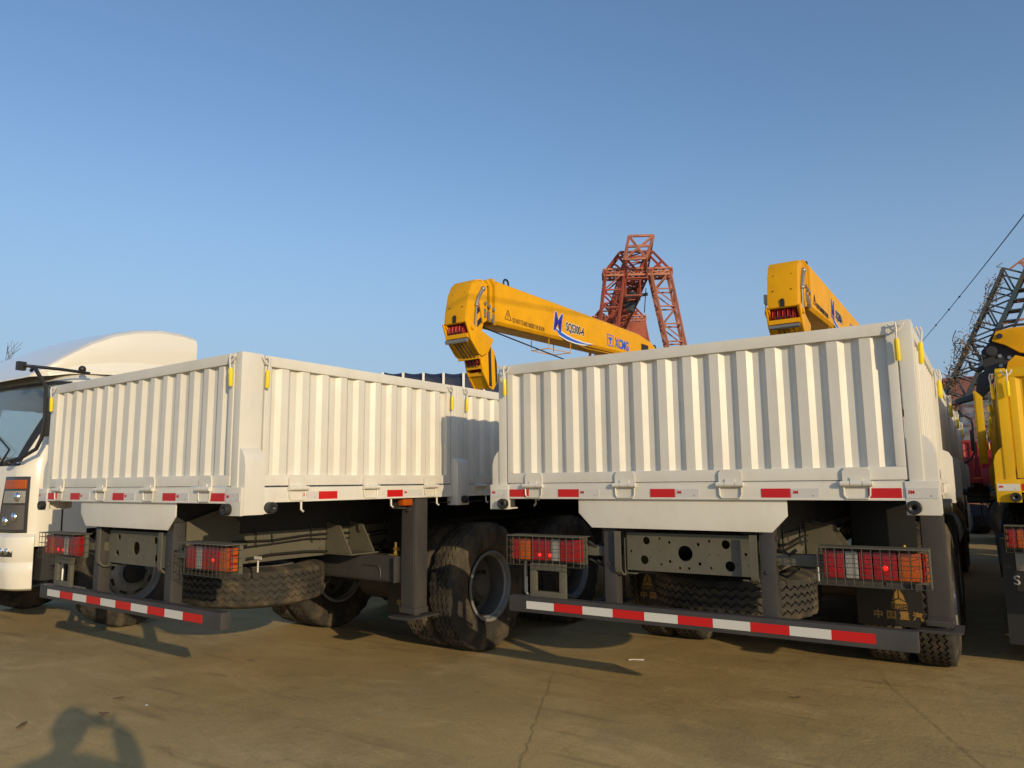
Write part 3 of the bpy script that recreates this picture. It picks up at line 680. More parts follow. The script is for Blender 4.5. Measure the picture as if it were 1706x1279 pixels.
    # valve and tag on the right lamp bracket, work lamp hangers
    m = MB(); m.cyl((.62, .62, Z(-.60)), (.62, .62, Z(-.50)), .006, 8); m.box(.60, .68, .60, .605, Z(-.51), Z(-.49)); m.build('tag', tapewhite, root)
    # ---- spare wheel lying flat
    sp = make_wheel(root, (-.01, 1.05, Z(-.745))); sp.name = 'spare_wheel'; sp.rotation_euler = (0, R(-90), .0)
    m = MB(); m.box(-.03, .03, .95, 1.15, Z(-.6), Z(-.45)); m.tube([(-.01, 1.05, Z(-.6)), (-.01, 1.05, Z(-.35))], .012, 6); m.build('spare_carrier', dark, root)
    # ---- axles, wheels
    for ya in axles:
        for sx in (-1, 1):
            make_wheel(root, (sx*1.095, ya, .53), flip=(sx < 0)); make_wheel(root, (sx*.775, ya, .53), flip=(sx > 0))
        m = MB(); m.tube([(-1.0, ya, .53), (-.3, ya, .53), (-.18, ya, .53), (.18, ya, .53), (.3, ya, .53), (1.0, ya, .53)], .07, 14, rs=[.08, .08, .2, .2, .08, .08]); m.build('axle', dark, root)
    for ya in front_axles:
        for sx in (-1, 1): make_wheel(root, (sx*1.05, ya, .53), front=True, flip=(sx < 0))
        m = MB(); m.tube([(-1.0, ya, .53), (1.0, ya, .53)], .06, 10); m.build('axle', dark, root)
    m = MB()
    ym = sum(axles)/2
    for sx in (-1, 1):
        for k in range(7): xx = sx*.5; m.box(xx-.045, xx+.045, ym-.85+k*.07, ym+.85-k*.07, .62+k*.018, .636+k*.018)
    m.box(-.55, .55, ym-.12, ym+.12, .55, .75); m.build('leaf_springs', dark, root)
    # mud flaps; made taller, with a black top cover, to darken the wheel bay
    for sx in (-1, 1):
        yf = 1.86; m = MB(); m.box(*sorted((sx*.64, sx*1.06)), yf, yf+.01, .36, ZS-.04); m.box(*sorted((sx*.60, sx*1.24)), yf+.011, 5.0, ZS-.05, ZS-.04); fl = m.build('mud_flap', black, root, bev=.003)
        cx = sx*.95-.05
        n = MB(); t0 = yf-.002
        for tri in ([(-.052, -.03), (.052, -.03), (.030, .03), (0, .075), (-.030, .03)],):
            # outlined badge: three kite blades
            pass
        def blade(pts): n.prism([(cx+.012+a, Z(-.855)+b) for a, b in pts], 'y', t0-.002, t0)
        blade([(-.004, .012), (-.004, .075), (-.03, .035), (-.042, -.008)]); blade([(.004, .012), (.004, .075), (.03, .035), (.042, -.008)])
        blade([(0, .004), (.046, -.016), (.050, -.028), (-.050, -.028), (-.046, -.016)])
        for a, b, c, d in ((-.052, .052, -.036, -.0335), (-.052, .052, -.064, -.0615), (-.052, -.0495, -.0615, -.036), (.0495, .052, -.0615, -.036)): n.box(cx+.012+a, cx+.012+b, t0-.002, t0, Z(-.855)+c, Z(-.855)+d)
        n.build('emblem', gold, fl)
        text('CNHTC', .026, 'lettering', gold, fl, (cx+.012, t0, Z(-.855)-.058), RY, .001, .0006, 1.0, align='CENTER')
        text('中 国 重 汽', .062, 'lettering', gold, fl, (sx*.90, t0, Z(-.985)), RY, .001, .0015, 1.05, align='CENTER')
    # outrigger box and legs
    if leg:
        m = MB(); m.box(-1.10, 1.10, 1.54, 1.66, Z(-.745), Z(-.55)); m.box(-1.07, 1.07, 1.532, 1.5395, Z(-.735), Z(-.725))
        m.tube([(.70, 1.535, Z(-.63)), (.84, 1.535, Z(-.63)), (.87, 1.535, Z(-.645)), (.88, 1.535, Z(-.67)), (.88, 1.535, Z(-.72))], .006, 6); m.box(1.05, 1.065, 1.50, 1.5395, Z(-.745), Z(-.55)); m.box(-.43, .43, 1.545, 1.655, Z(-.549), Z(-.50))
        ob = m.build('outrigger_beam', dark, root, bev=.005)
        for sx in (-1, 1):
            for yg in (1.40, 1.64):
                m = MB(); m.prism([(sx*.408, Z(-.549)), (sx*.70, Z(-.549)), (sx*.56, Z(-.33)), (sx*.408, Z(-.30))], 'y', yg, yg+.015); m.build('gusset', chas, ob)
            m = MB(); m.box(*sorted((sx*.408, sx*.72)), 1.38, 1.67, Z(-.5485), Z(-.54)); m.build('gusset', chas, ob)
        m = MB(); m.cyl((1.0, 1.58, Z(-.548)), (1.0, 1.58, Z(-.52)), .020, 8); m.cyl((1.0, 1.58, Z(-.52)), (1.0, 1.58, Z(-.45)), .012, 8); m.box(.95, 1.03, 1.55, 1.61, Z(-.549), Z(-.54)); m.cyl((.98, 1.58, Z(-.50)), (1.04, 1.58, Z(-.50)), .012, 8); m.build('brass_fitting', brass, ob)
        for sx in (-1, 1):
            m = MB(); c = sx*1.175
            m.box(c-.07, c+.07, 1.53, 1.665, Z(-.92), Z(-.115)); m.box(c-.078, c+.078, 1.522, 1.673, Z(-.96), Z(-.92)); m.box(c-.062, c+.062, 1.523, 1.53, Z(-.90), Z(-.14))
            m.cyl((c+.02, 1.53, Z(-.20)), (c+.02, 1.505, Z(-.20)), .014, 8)
            lg = m.build('outrigger_leg', dark, root, bev=.006)
            m = MB(); m.prism([(c-.12, Z(-.975)), (c+.13, Z(-.975)), (c+.13, Z(-.985)), (c+.09, Z(-.995)), (c-.09, Z(-.995)), (c-.12, Z(-.985))], 'y', 1.45, 1.74); m.cyl((c, 1.6, Z(-.975)), (c, 1.6, Z(-.955)), .05, 12); m.build('foot_pad', dark, lg, bev=.002)
            m = MB(); m.box(*sorted((sx*1.17, sx*1.225)), 1.42, 1.52, Z(-.165), Z(-.115)); sl = m.build('side_marker_lamp', amber, root, bev=.006)
            m = MB(); m.box(*sorted((sx*1.10, sx*1.17)), 1.43, 1.51, Z(-.19), Z(-.12)); m.build('lamp_bracket', dark, sl)
    # tanks, boxes along the frame
    m = MB(); m.cyl((.95, 5.2, .85), (.95, 6.6, .85), .30, 20); m.build('fuel_tank', steel, root, bev=.01)
    m = MB(); m.box(-1.15, -.6, 5.2, 6.0, .6, 1.1); m.build('battery_box', dark, root, bev=.02)
    m = MB(); m.cyl((-.66, .7, Z(-.40)), (-.66, 1.3, Z(-.40)), .11, 16); m.build('air_tank', under, root)
    m = MB(); m.tube([(-1.12, .12, Z(-.52)), (-1.12, .12, Z(-.72)), (-1.10, .12, Z(-.75)), (-.8, .14, Z(-.76))], .012, 8); m.build('pipe', steel, root)
    cb = make_cab(root, (0, cab_y+1.65, 0), math.pi, cabpaint or paint, fairing=fairing, detail=cab_detail)
    return root

# ------------------------------------------------------------------ crane
def make_crane(root, yaw=0.0, x0=0.0):
    """column behind the cab with the boom folded back over the bed"""
    m = MB(); m.box(-.45, .45, 8.45, 9.05, Z(-.25), Z(.55)); m.prism([(-.32, Z(.55)), (.32, Z(.55)), (.24, Z(1.75)), (-.24, Z(1.75))], 'y', 8.5, 9.0); m.box(-1.1, 1.1, 8.55, 8.85, Z(-.55), Z(-.25))
    cc = m.build('crane_column', yellow, root, bev=.02)
    BW = .17
    bo = bpy.data.objects.new('boom', None)
    m = MB(); zt, zb0, zb1 = Z(2.335), Z(1.815), Z(1.93)
    # outer section: tapered lower edge, chamfered bottom corners
    rows = []
    for y, z0, z1 in ((4.05, zb0, zt), (7.9, zb1, zt), (8.35, zb1+.05, zt-.06), (8.75, zb1+.1, zt-.22)):
        rows.append([(-BW+.03, y, z0), (BW-.03, y, z0), (BW, y, z0+.035), (BW, y, z1-.03), (BW-.03, y, z1), (-BW+.03, y, z1), (-BW, y, z1-.03), (-BW, y, z0+.035)])
    n = 8; vs = [v for r in rows for v in r]
    m.add(vs, [(j*n+i, j*n+(i+1) % n, (j+1)*n+(i+1) % n, (j+1)*n+i) for j in range(len(rows)-1) for i in range(n)]+[list(range(n)), [(len(rows)-1)*n+i for i in range(n)]])
    bo = m.build('crane_boom', yellow, root, bev=.004)
    bo.location = (x0, 0, 0)
    if yaw:
        piv = Vector((0, 8.6, 0)); M = Matrix.Translation(piv) @ Matrix.Rotation(yaw, 4, 'Z') @ Matrix.Translation(-piv); bo.matrix_local = Matrix.Translation((x0, 0, 0)) @ M
    # collars of the nested sections
    m = MB()
    for y, e, zz in ((3.99, .018, 0), (3.915, .002, -.02), (3.84, -.012, -.035), (3.77, -.026, -.05)):
        w_ = BW+e; t_ = zt+e+zz*.6; b_ = zb0-e+.0-zz*.6
        m.prism([(-w_+.03, b_), (w_-.03, b_), (w_, b_+.04), (w_, t_-.09), (w_-.05, t_), (-w_+.05, t_), (-w_, t_-.09), (-w_, b_+.04)], 'y', y, y+.045)
    m.build('section_collar', yellow, bo, bev=.006)
    for y, zz in ((3.96, 2.26), (3.885, 2.24), (3.812, 2.22)):  # black strips put in as the shade in the gaps between collars
        for sx in (-1, 1):
            m = MB(); m.prism([(y, Z(1.92)), (y+.018, Z(1.92)), (y+.022, Z(zz)), (y+.004, Z(zz))], 'x', *sorted((sx*.125, sx*.150))); m.build('dark_gap', blackline, bo)
    m = MB(); m.prism([(-.13, zb0+.05), (.13, zb0+.05), (.13, zt-.07), (-.13, zt-.07)], 'y', 3.70, 4.02); m.build('inner_section', yellow, bo)
    # guide hoses and blocks on the collars' side
    m = MB()
    for k, (y, z) in enumerate(((3.78, 1.95), (3.85, 1.93), (3.93, 1.91))): m.box(BW-.02, BW+.012, y+.02, y+.05, Z(z-.10), Z(z)); m.cyl((BW, y+.035, Z(z+.06)), (BW+.02, y+.035, Z(z+.06)), .022, 10)
    m.build('wear_pad', steel, bo)
    # boom head: cheeks, cover plate, sheaves
    MB.DY = .2
    for sx in (-1, 1):
        m = MB(); m.prism([(3.30, Z(1.72)), (3.36, Z(2.10)), (3.46, Z(2.25)), (3.60, Z(2.27)), (3.66, Z(2.2)), (3.64, Z(1.85)), (3.58, Z(1.68)), (3.42, Z(1.60))], 'x', *sorted((sx*.135, sx*.150)))
        m.prism([(3.50, Z(2.08)), (3.60, Z(2.18)), (3.66, Z(2.12)), (3.66, Z(1.82)), (3.58, Z(1.78))], 'x', *sorted((sx*.151, sx*.168)))
        m.build('head_cheek', yellow, bo, bev=.004)
    m = MB()
    prof = [(3.285, 1.75), (3.295, 1.86), (3.345, 2.09), (3.40, 2.20), (3.47, 2.265), (3.58, 2.29)]
    pts = [(y, Z(z)) for y, z in prof]+[(y+.02, Z(z)-.012) for y, z in prof[::-1]]
    m.prism(pts, 'x', -.15, .15); cv = m.build('head_cover', yellow, bo, bev=.003)
    m = MB(); m.prism([(-.022, Z(1.752)), (.022, Z(1.752)), (.022, Z(1.815)), (.012, Z(1.835)), (-.012, Z(1.835)), (-.022, Z(1.815))], 'y', 3.278, 3.30)
    for xx, zz in ((-.09, 2.10), (.09, 2.10), (-.09, 1.93), (.09, 1.93)): m.cyl((xx, 3.298+(.05 if zz > 2 else .005), Z(zz)), (xx, 3.38, Z(zz)), .007, 8)
    m.build('cover_slot', blackline, cv)
    m = MB()
    for k in range(5):
        x = -.10+.05*k; m.lathe([(x-.014, .02), (x-.014, .115), (x-.006, .10), (x+.006, .10), (x+.014, .115), (x+.014, .02)], 'x', (0, 3.43, Z(1.68)), 24)
    m.build('sheave', rededge, bo)
    m = MB(); m.cyl((-.15, 3.36, Z(1.60)), (.15, 3.36, Z(1.60)), .028, 12); m.cyl((-.15, 3.32, Z(1.55)), (.15, 3.32, Z(1.55)), .024, 12); m.cyl((-.16, 3.45, Z(1.68)), (.16, 3.45, Z(1.68)), .018, 12); m.build('guard_roller', steel, bo)
    # hydraulic cylinder and hazard striping on the head's flank
    m = MB(); m.tube([(.165, 3.60, Z(2.19)), (.165, 3.52, Z(2.09)), (.165, 3.47, Z(1.98))], .022, 10); m.tube([(.165, 3.47, Z(1.98)), (.165, 3.44, Z(1.72))], .012, 8); m.ball((.165, 3.47, Z(1.97)), .026); m.ball((.165, 3.59, Z(2.18)), .030)
    m.build('hydraulic_cylinder', steel, bo)
    m = MB()
    for k in range(3):
        a = 3.36+k*.0; z = 1.72+k*.15; m.prism([(3.50, Z(z)), (3.50, Z(z+.07)), (3.63, Z(z+.19)), (3.63, Z(z+.12))], 'x', .1505, .154)
    m.build('hazard_stripe', blackline, bo)
    # folded bracket plates below the head
    for sx in (-1, 1):
        m = MB(); m.prism([(3.27, Z(1.75)), (3.36, Z(1.78)), (3.44, Z(1.72)), (3.78, Z(1.62)), (3.68, Z(1.46)), (3.56, Z(1.40)), (3.50, Z(1.42)), (3.36, Z(1.56))], 'x', *sorted((sx*.155, sx*.172)))
        m.cyl((sx*.172, 3.38, Z(1.70)), (sx*.19, 3.38, Z(1.70)), .03, 12); m.build('bracket_cheek', yellow, bo, bev=.004)
    m = MB(); m.add([(-.155, 3.34, Z(1.58)), (.155, 3.34, Z(1.58)), (.155, 3.54, Z(1.41)), (-.155, 3.54, Z(1.41)), (-.155, 3.36, Z(1.60)), (.155, 3.36, Z(1.60)), (.155, 3.56, Z(1.43)), (-.155, 3.56, Z(1.43))], [(3, 2, 1, 0), (4, 5, 6, 7), (0, 1, 5, 4), (1, 2, 6, 5), (2, 3, 7, 6), (3, 0, 4, 7)])
    m.box(-.154, .154, 3.31, 3.34, Z(1.58), Z(1.625)); m.box(-.154, .154, 3.53, 3.56, Z(1.37), Z(1.41)); m.build('bracket_web', yellow, bo)
    m = MB()
    for k in range(4): x = -.08+.05*k; m.tube([(x, 3.31, Z(1.66)), (x, 3.325, Z(1.58)), (x+.02, 3.53, Z(1.39)), (x+.02, 3.60, Z(1.3))], .006, 6)
    m.build('hoist_rope', blackline, bo)
    # hook block
    for sx in (-1, 1):
        m = MB(); m.prism([(3.58, Z(1.44)), (3.64, Z(1.54)), (3.76, Z(1.58)), (3.86, Z(1.50)), (3.93, Z(1.33)), (3.93, Z(1.16)), (3.84, Z(1.05)), (3.77, Z(1.07)), (3.64, Z(1.24))], 'x', *sorted((sx*.10, sx*.118))); hb = m.build('hook_block', yellow, bo, bev=.004)
        m = MB(); m.prism([(3.74, Z(1.565)), (3.79, Z(1.545)), (3.81, Z(1.08)), (3.76, Z(1.09))], 'x', *sorted((sx*.1185, sx*.122))); m.prism([(3.865, Z(1.46)), (3.90, Z(1.38)), (3.915, Z(1.16)), (3.885, Z(1.12))], 'x', *sorted((sx*.1185, sx*.122))); m.build('hazard_stripe', blackline, hb)
    m = MB()
    for k in range(4):
        x = -.07+.047*k; m.lathe([(x-.014, .02), (x-.014, .13), (x-.006, .115), (x+.006, .115), (x+.014, .13), (x+.014, .02)], 'x', (0, 3.74, Z(1.38)), 24)
    m.build('sheave', rededge, bo)
    m = MB(); m.box(-.10, .10, 3.615, 3.635, Z(1.27), Z(1.31)); m.box(-.10, .10, 3.67, 3.69, Z(1.20), Z(1.24)); m.add([(-.1, 3.67, Z(1.22)), (.1, 3.67, Z(1.22)), (.1, 3.80, Z(1.06)), (-.1, 3.80, Z(1.06))], [(0, 1, 2, 3)]); m.build('hook_block_web', yellow, bo)
    m = MB(); m.cyl((0, 3.82, Z(1.07)), (0, 3.82, Z(1.0)), .03, 10); m.tube([(0, 3.82, Z(1.01)), (0, 3.88, Z(.96)), (0, 3.88, Z(.88)), (0, 3.82, Z(.84)), (0, 3.76, Z(.87))], .025, 8); m.build('hook', steel, bo)
    MB.DY = 0.0
    # lifting eyes, under-boom rope, guard, hose
    for y, z in ((4.33, zt), (8.62, zt-.16)):
        m = MB(); th = [R(-30+k*240/12) for k in range(13)]; m.tube([(.10, y+.05*math.cos(t), z+.035+.05*math.sin(t)) for t in th], .012, 8); m.build('lifting_eye', black, bo)
    m = MB(); m.tube([(0, 4.0, Z(1.79)), (0, 6.6, Z(1.60)), (0, 8.3, Z(1.45))], .009, 6); m.build('winch_rope', blackline, bo)
    m = MB()
    P = [(.15, 5.2, Z(1.83)), (.15, 5.2, Z(1.70)), (.15, 5.75, Z(1.72)), (.15, 5.75, Z(1.86))]
    m.tube(P, .006, 6); m.tube([(-.12, y, z) for _, y, z in P], .006, 6); m.tube([P[1], (-.12, 5.2, Z(1.70))], .006, 6); m.tube([P[2], (-.12, 5.75, Z(1.72))], .006, 6)
    m.tube([(.165, 5.7, Z(1.88)), (.16, 6.2, Z(1.84)), (.15, 7.0, Z(1.88)), (.15, 7.6, Z(1.93))], .006, 6); m.build('rope_guard', yellow, bo)
    m = MB(); m.box(BW, BW+.01, 7.95, 8.2, Z(1.98), Z(2.18)); m.build('inspection_hole', blackline, bo); MB.DY = .2; m = MB(); m.box(-.2, -.17, 3.36, 3.44, Z(1.82), Z(1.92)); m.tube([(-.19, 3.4, Z(1.82)), (-.2, 3.38, Z(1.72)), (-.18, 3.42, Z(1.66))], .006, 6); m.build('limit_switch', steel, bo); MB.DY = 0.0
    # lettering on the right flank
    X = BW+.002
    t = MB(); tri = [(4.20, Z(1.905)), (4.33, Z(1.905)), (4.265, Z(2.02))]
    for a, b in zip(tri, tri[1:]+tri[:1]): t.bar((X, *a), (X, *b), .006)
    t.box(X-.001, X+.002, 4.26, 4.27, Z(1.935), Z(1.98)); t.box(X-.001, X+.002, 4.26, 4.27, Z(1.918), Z(1.928)); t.build('warning_triangle', blackline, bo)
    text('DO NOT STAND UNDER THE BOOM', .085, 'lettering', blackline, bo, (X, 4.36, Z(1.89)), RX, .001, 0, .50)
    # logo with white outline
    o1 = text('M', .36, 'lettering', logowhite, bo, (X, 5.26, Z(1.955)), RX, .0005, .014, .80, .28)
    text('M', .36, 'lettering', blue1, bo, (X+.003, 5.26, Z(1.955)), RX, .001, .004, .80, .28)
    sw = MB()
    def swoosh(e, xx, mi):
        top = [(5.30, 2.00), (5.42, 1.965), (5.62, 1.925), (5.85, 1.905), (6.10, 1.90), (6.36, 1.915)]; bot = [(6.10, 1.885), (5.85, 1.872), (5.62, 1.88), (5.42, 1.915)]
        cy = sum(p[0] for p in top+bot)/10; pts = [(y-e*.5 if y < 5.4 else y+e*.5, z+e) for y, z in top]+[(y, z-e) for y, z in bot]
        sw.mi = mi; sw.prism([(y, Z(z)) for y, z in pts], 'x', xx-.001, xx+.001)
    swoosh(.018, X, 0); swoosh(0, X+.003, 1); sw.build('logo_swoosh', [logowhite, blue2], bo)
    text('SQS300-4', .165, 'lettering', logowhite, bo, (X, 5.60, Z(2.0)), RX, .0005, .012, .72)
    text('SQS300-4', .165, 'lettering', blackline, bo, (X+.003, 5.60, Z(2.0)), RX, .001, .003, .72)
    text('XCMG', .20, 'lettering', blue2, bo, (X+.002, 7.03, Z(1.99)), RX, .001, .005, .78)
    q = MB(); Y0, Z0 = 6.78, Z(1.98)
    for a, b, c, d in ((0, .19, 0, .012), (0, .19, .158, .17), (0, .012, .012, .158), (.178, .19, .012, .158)): q.box(X-.001, X+.002, Y0+a, Y0+b, Z0+c, Z0+d)
    q.prism([(Y0+.04, Z0+.13), (Y0+.15, Z0+.13), (Y0+.15, Z0+.105), (Y0+.11, Z0+.08), (Y0+.11, Z0+.03), (Y0+.08, Z0+.03), (Y0+.08, Z0+.08), (Y0+.04, Z0+.105)], 'x', X-.001, X+.002); q.build('emblem', blue2, bo)
    return bo

G = 'white flatbed trucks with truck cranes parked side by side'
tB = empty('flatbed_truck', (-1.5017, 4.0559, 0), 0, 'white ridged flatbed truck on the right, full tailgate and whole striped bar facing us', 'truck', G)
make_truck(tB, white, fairing=False); make_crane(tB, yaw=-.005, x0=-.07)
tA = empty('flatbed_truck', (-4.909, 2.715, 0), -.0361, 'white ridged flatbed truck on the left, its long right side board in full sun', 'truck', G)
make_truck(tA, white, fairing=False); make_crane(tA)
tC = empty('flatbed_truck', (1.37, 6.34, 0), 0, 'yellow flatbed truck cut off by the right edge of the photo', 'truck')
make_truck(tC, yellow2, leg=False, cab_detail=False, lampx=.13)
tD = empty('flatbed_truck', (-2.0, 19.4, 0), R(-90), 'red flatbed truck parked crosswise in the gap beyond the yellow truck', 'truck')
make_truck(tD, redpaint, leg=False, cab_detail=False)
tE = empty('flatbed_truck', (-8.5, 3.10+10.2, 0), R(180), 'cream white truck facing us at the left edge, cab with roof wind deflector', 'truck')
make_truck(tE, white, cabpaint=cabwhite, bedlen=6.1, cab_y=8.55, fairing=True, front_axles=(9.12,), leg=False)

m = MB(); m.box(1.10, 1.14, .5, 8.2, .30, Z(-.18)); m.build('shade_board', dark, tC)  # unseen board added to keep sun stripes off the ground
# extras of the yellow truck: headboard, knuckle and lettering on the mud flap
m = MB(); m.box(-1.25, 1.25, 8.26, 8.32, Z(-.2), Z(1.2)); m.build('headboard', yellow2, tC, bev=.01)
m = MB(); m.box(-1.43, -1.31, 7.8, 8.0, Z(.22), Z(1.42)); m.box(-1.41, -1.33, 7.79, 7.8, Z(.3), Z(1.38)); m.build('outrigger_leg', yellow2, tC, bev=.01)
Yk = 1.56
m = MB(); m.prism([(-1.31, Z(1.16)), (-1.24, Z(1.24)), (-1.18, Z(1.26)), (-1.10, Z(1.20)), (-.8, Z(1.12)), (-.8, Z(.95)), (-1.0, Z(.88)), (-1.12, Z(.93)), (-1.24, Z(.93)), (-1.27, Z(.80)), (-1.33, Z(.74)), (-1.38, Z(.80)), (-1.36, Z(.92)), (-1.30, Z(.98))], 'y', Yk, Yk+.12)
m.tube([(-1.29, Yk+.05, Z(1.02)), (-1.35, Yk+.05, Z(.99)), (-1.40, Yk+.05, Z(1.02)), (-1.41, Yk+.05, Z(1.08))], .02, 8, rs=[.024, .024, .018, .01]); m.tube([(-1.24, Yk, Z(1.24)), (-1.18, Yk-.03, Z(1.34)), (-1.05, Yk-.03, Z(1.37)), (-.8, Yk-.03, Z(1.36))], .012, 8); m.cyl((-1.23, Yk-.04, Z(1.15)), (-1.23, Yk+.2, Z(1.15)), .045, 14); m.tube([(-1.3, Yk-.02, Z(.80)), (-1.22, Yk-.05, Z(.90)), (-1.12, Yk-.05, Z(1.02))], .012, 6); m.tube([(-1.28, Yk-.03, Z(1.1)), (-1.38, Yk-.03, Z(1.14)), (-1.36, Yk-.03, Z(1.2)), (-1.28, Yk-.03, Z(1.2))], .012, 6)
kn = m.build('crane_knuckle', under, tC, bev=.006)
for a, b in ((-1.17, 1.10), (-1.10, 1.08), (-1.17, 1.01), (-1.10, 1.00)): m = MB(); m.cyl((a, Yk, Z(b)), (a, Yk-.015, Z(b)), .016, 10); m.build('bolt', steel, kn)
m = MB(); m.prism([(-1.22, Z(1.24)), (-1.185, Z(1.325)), (-1.07, Z(1.345)), (-.5, Z(1.35)), (-.1, Z(1.36)), (-.1, Z(1.0)), (-.6, Z(1.02)), (-1.02, Z(1.11)), (-1.12, Z(1.19))], 'y', Yk-.06, Yk-.005); m.build('knuckle_arm', yellow, kn, bev=.008)
m = MB(); m.cyl((-1.16, Yk-.06, Z(1.275)), (-1.16, Yk-.08, Z(1.275)), .024, 12); m.build('pin', black, kn)
m = MB(); m.prism([(-1.15, Z(.02)), (-.3, Z(.02)), (-.3, Z(1.0)), (-.9, Z(1.02)), (-1.06, Z(1.08)), (-1.12, Z(1.02)), (-1.15, Z(.90))], 'y', Yk-.14, Yk-.07); m.build('knuckle_base', yellow, kn, bev=.008)
m = MB(); m.box(-1.32, 1.2, .3, .32, Z(-1.22), Z(-.45)); bf = m.build('rear_mud_flap', black, tC)
for k_, ch_ in enumerate('SINOTRUK'): text(ch_, .095, 'letter', letter, bf, (-1.262+.10*k_+(.02 if ch_ == 'I' else 0), .298, Z(-.79)), RY, .001, .001, 1.1)
m = MB(); m.box(-1.235, -.8, .285, .299, Z(-.69), Z(-.56)); m.build('plate_holder', steel, bf, bev=.01)
m = MB(); m.box(-1.33, -1.24, .6, 4.6, .62, .72); m.build('side_rail', under, tC)

# ------------------------------------------------------------------ lattice helpers
def lattice(mb, A, B, wa, wb, side, dep, bays, ch, br, da=None, db=None, both=True):
    """box truss from A to B; side/dep unit vectors, wa/wb widths at the ends, da/db depths"""
    A, B, side, dep = Vector(A), Vector(B), Vector(side), Vector(dep); da = wa if da is None else da; db = wb if db is None else db
    def C(t, i, j): return A.lerp(B, t)+side*(i*(wa+(wb-wa)*t)/2)+dep*(j*(da+(db-da)*t)/2)
    for i in (-1, 1):
        for j in (-1, 1): mb.bar(C(0, i, j), C(1, i, j), ch)
    for k in range(bays+1):
        t = k/bays
        for a, b in (((-1, -1), (1, -1)), ((1, -1), (1, 1)), ((1, 1), (-1, 1)), ((-1, 1), (-1, -1))): mb.bar(C(t, *a), C(t, *b), br)
    for k in range(bays):
        t0, t1 = k/bays, (k+1)/bays; s = 1 if k % 2 else -1
        mb.bar(C(t0, -s, -1), C(t1, s, -1), br); mb.bar(C(t0, -s, 1), C(t1, s, 1), br)
        if both: mb.bar(C(t0, 1, -s), C(t1, 1, s), br); mb.bar(C(t0, -1, s), C(t1, -1, -s), br)
def pt(x, y, dist):     # calibrated point at a horizontal distance
    d = fw + (x-853)/FPX*rt - (y-639.5)/FPX*up; h = math.hypot(d.x, d.y)
    return Vector((d.x*dist/h, d.y*dist/h, 1.4+d.z*dist/h))
# ------------------------------------------------------------------ red gantry crane
gr = empty('gantry_crane', (-15.5, 36.9, 0), 0, 'tall red lattice gantry crane rising behind the yellow boom', 'crane')
gM = Matrix.Translation((15.5, -36.9, 0))
N0 = Vector((-15.52, 36.87, 12.95)); Fd = Vector((-21.3, 46.95, 12.95)); gd = (Fd-N0).normalized(); ws = Vector((-gd.y, gd.x, 0))*-1
UP = Vector((0, 0, 1))
def gobj(mb, name, m):
    mb.v = [tuple(gM @ Vector(v)) for v in mb.v]; return mb.build(name, m, gr)
def portal(C, mname):
    for s, mm in ((-1, gantryred), (1, gantrypale)):
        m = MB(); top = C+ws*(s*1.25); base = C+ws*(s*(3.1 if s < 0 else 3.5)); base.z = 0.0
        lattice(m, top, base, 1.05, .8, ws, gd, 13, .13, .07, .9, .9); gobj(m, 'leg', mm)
    m = MB()
    lattice(m, C-ws*1.9+UP*.0, C+ws*1.9, .35, .35, UP, gd, 6, .11, .06, .9, .9); gobj(m, 'cross_beam', gantrypale)
    m = MB()
    for j in (-.45, .45):
        a = C-ws*1.85+gd*j; b = C+ws*1.85+gd*j; p = C-ws*.95+gd*j+UP*1.15; q = C+ws*.85+gd*j+UP*1.15
        for u, v in ((a, p), (p, q), (q, b), (p, C+gd*j), (q, C+gd*j), (a.lerp(p, .5), C-ws*.7+gd*j), (b.lerp(q, .5), C+ws*.7+gd*j)): m.bar(u, v, .11)
    gobj(m, 'cap_frame', gantryred)
portal(N0, ''); portal(Fd, '')
m = MB(); a_ = Fd+ws*.2-gd*.6; b_ = Fd+ws*1.9-gd*.6; m.add([a_-UP*.3, b_-UP*.3, b_-UP*1.7, a_-UP*2.0, a_-UP*.3+gd*.05, b_-UP*.3+gd*.05, b_-UP*1.7+gd*.05, a_-UP*2.0+gd*.05], [(0, 1, 2, 3), (7, 6, 5, 4), (0, 4, 5, 1), (1, 5, 6, 2), (2, 6, 7, 3), (3, 7, 4, 0)]); gobj(m, 'machine_cover', gantryred)
m = MB(); E0 = N0-gd*1.2
lattice(m, N0-gd*.6+UP*.35+ws*-.05, Fd+gd*2+UP*.4, 1.1, 1.1, ws, UP, 14, .10, .055, 1.5, 1.5)
lattice(m, N0-gd*.5-UP*.9-ws*.3, Fd+gd*2-UP*.9-ws*.3, .8, .8, ws, UP, 14, .12, .06, .9, .9); gobj(m, 'girder', gantryred)
# upright end frame at the near end
m = MB(); a, b, c, d = pt(1040, 432, 38.6), pt(1076, 430, 38.6), pt(1089, 392, 38.6), pt(1048, 393, 38.6)
for u, v in ((a, d), (d, c), (c, b), (a, c), (d, b), (a, b), (d.lerp(a, .45), c.lerp(b, .45))): m.bar(u, v, .12)
for u in (a, b, c, d): m.bar(u, u+gd*3-UP*1.2, .09)
gobj(m, 'end_frame', gantrypale)
m = MB(); h0 = pt(1050, 497, 41); m.box(-.45, .45, -.4, .4, -.1, .25, Matrix.Translation(h0)); m.prism([(h0.x-.35, h0.z-.1), (h0.x+.35, h0.z-.1), (h0.x+.1, h0.z-.75), (h0.x-.1, h0.z-.75)], 'y', h0.y-.3, h0.y+.3); m.bar(h0+Vector((.4, 0, .1)), h0+Vector((1.0, .2, .15)), .15); m.bar(h0+Vector((.9, .2, .5)), h0+Vector((.75, .2, -.9)), .04)
gobj(m, 'hoist', bluesteel)

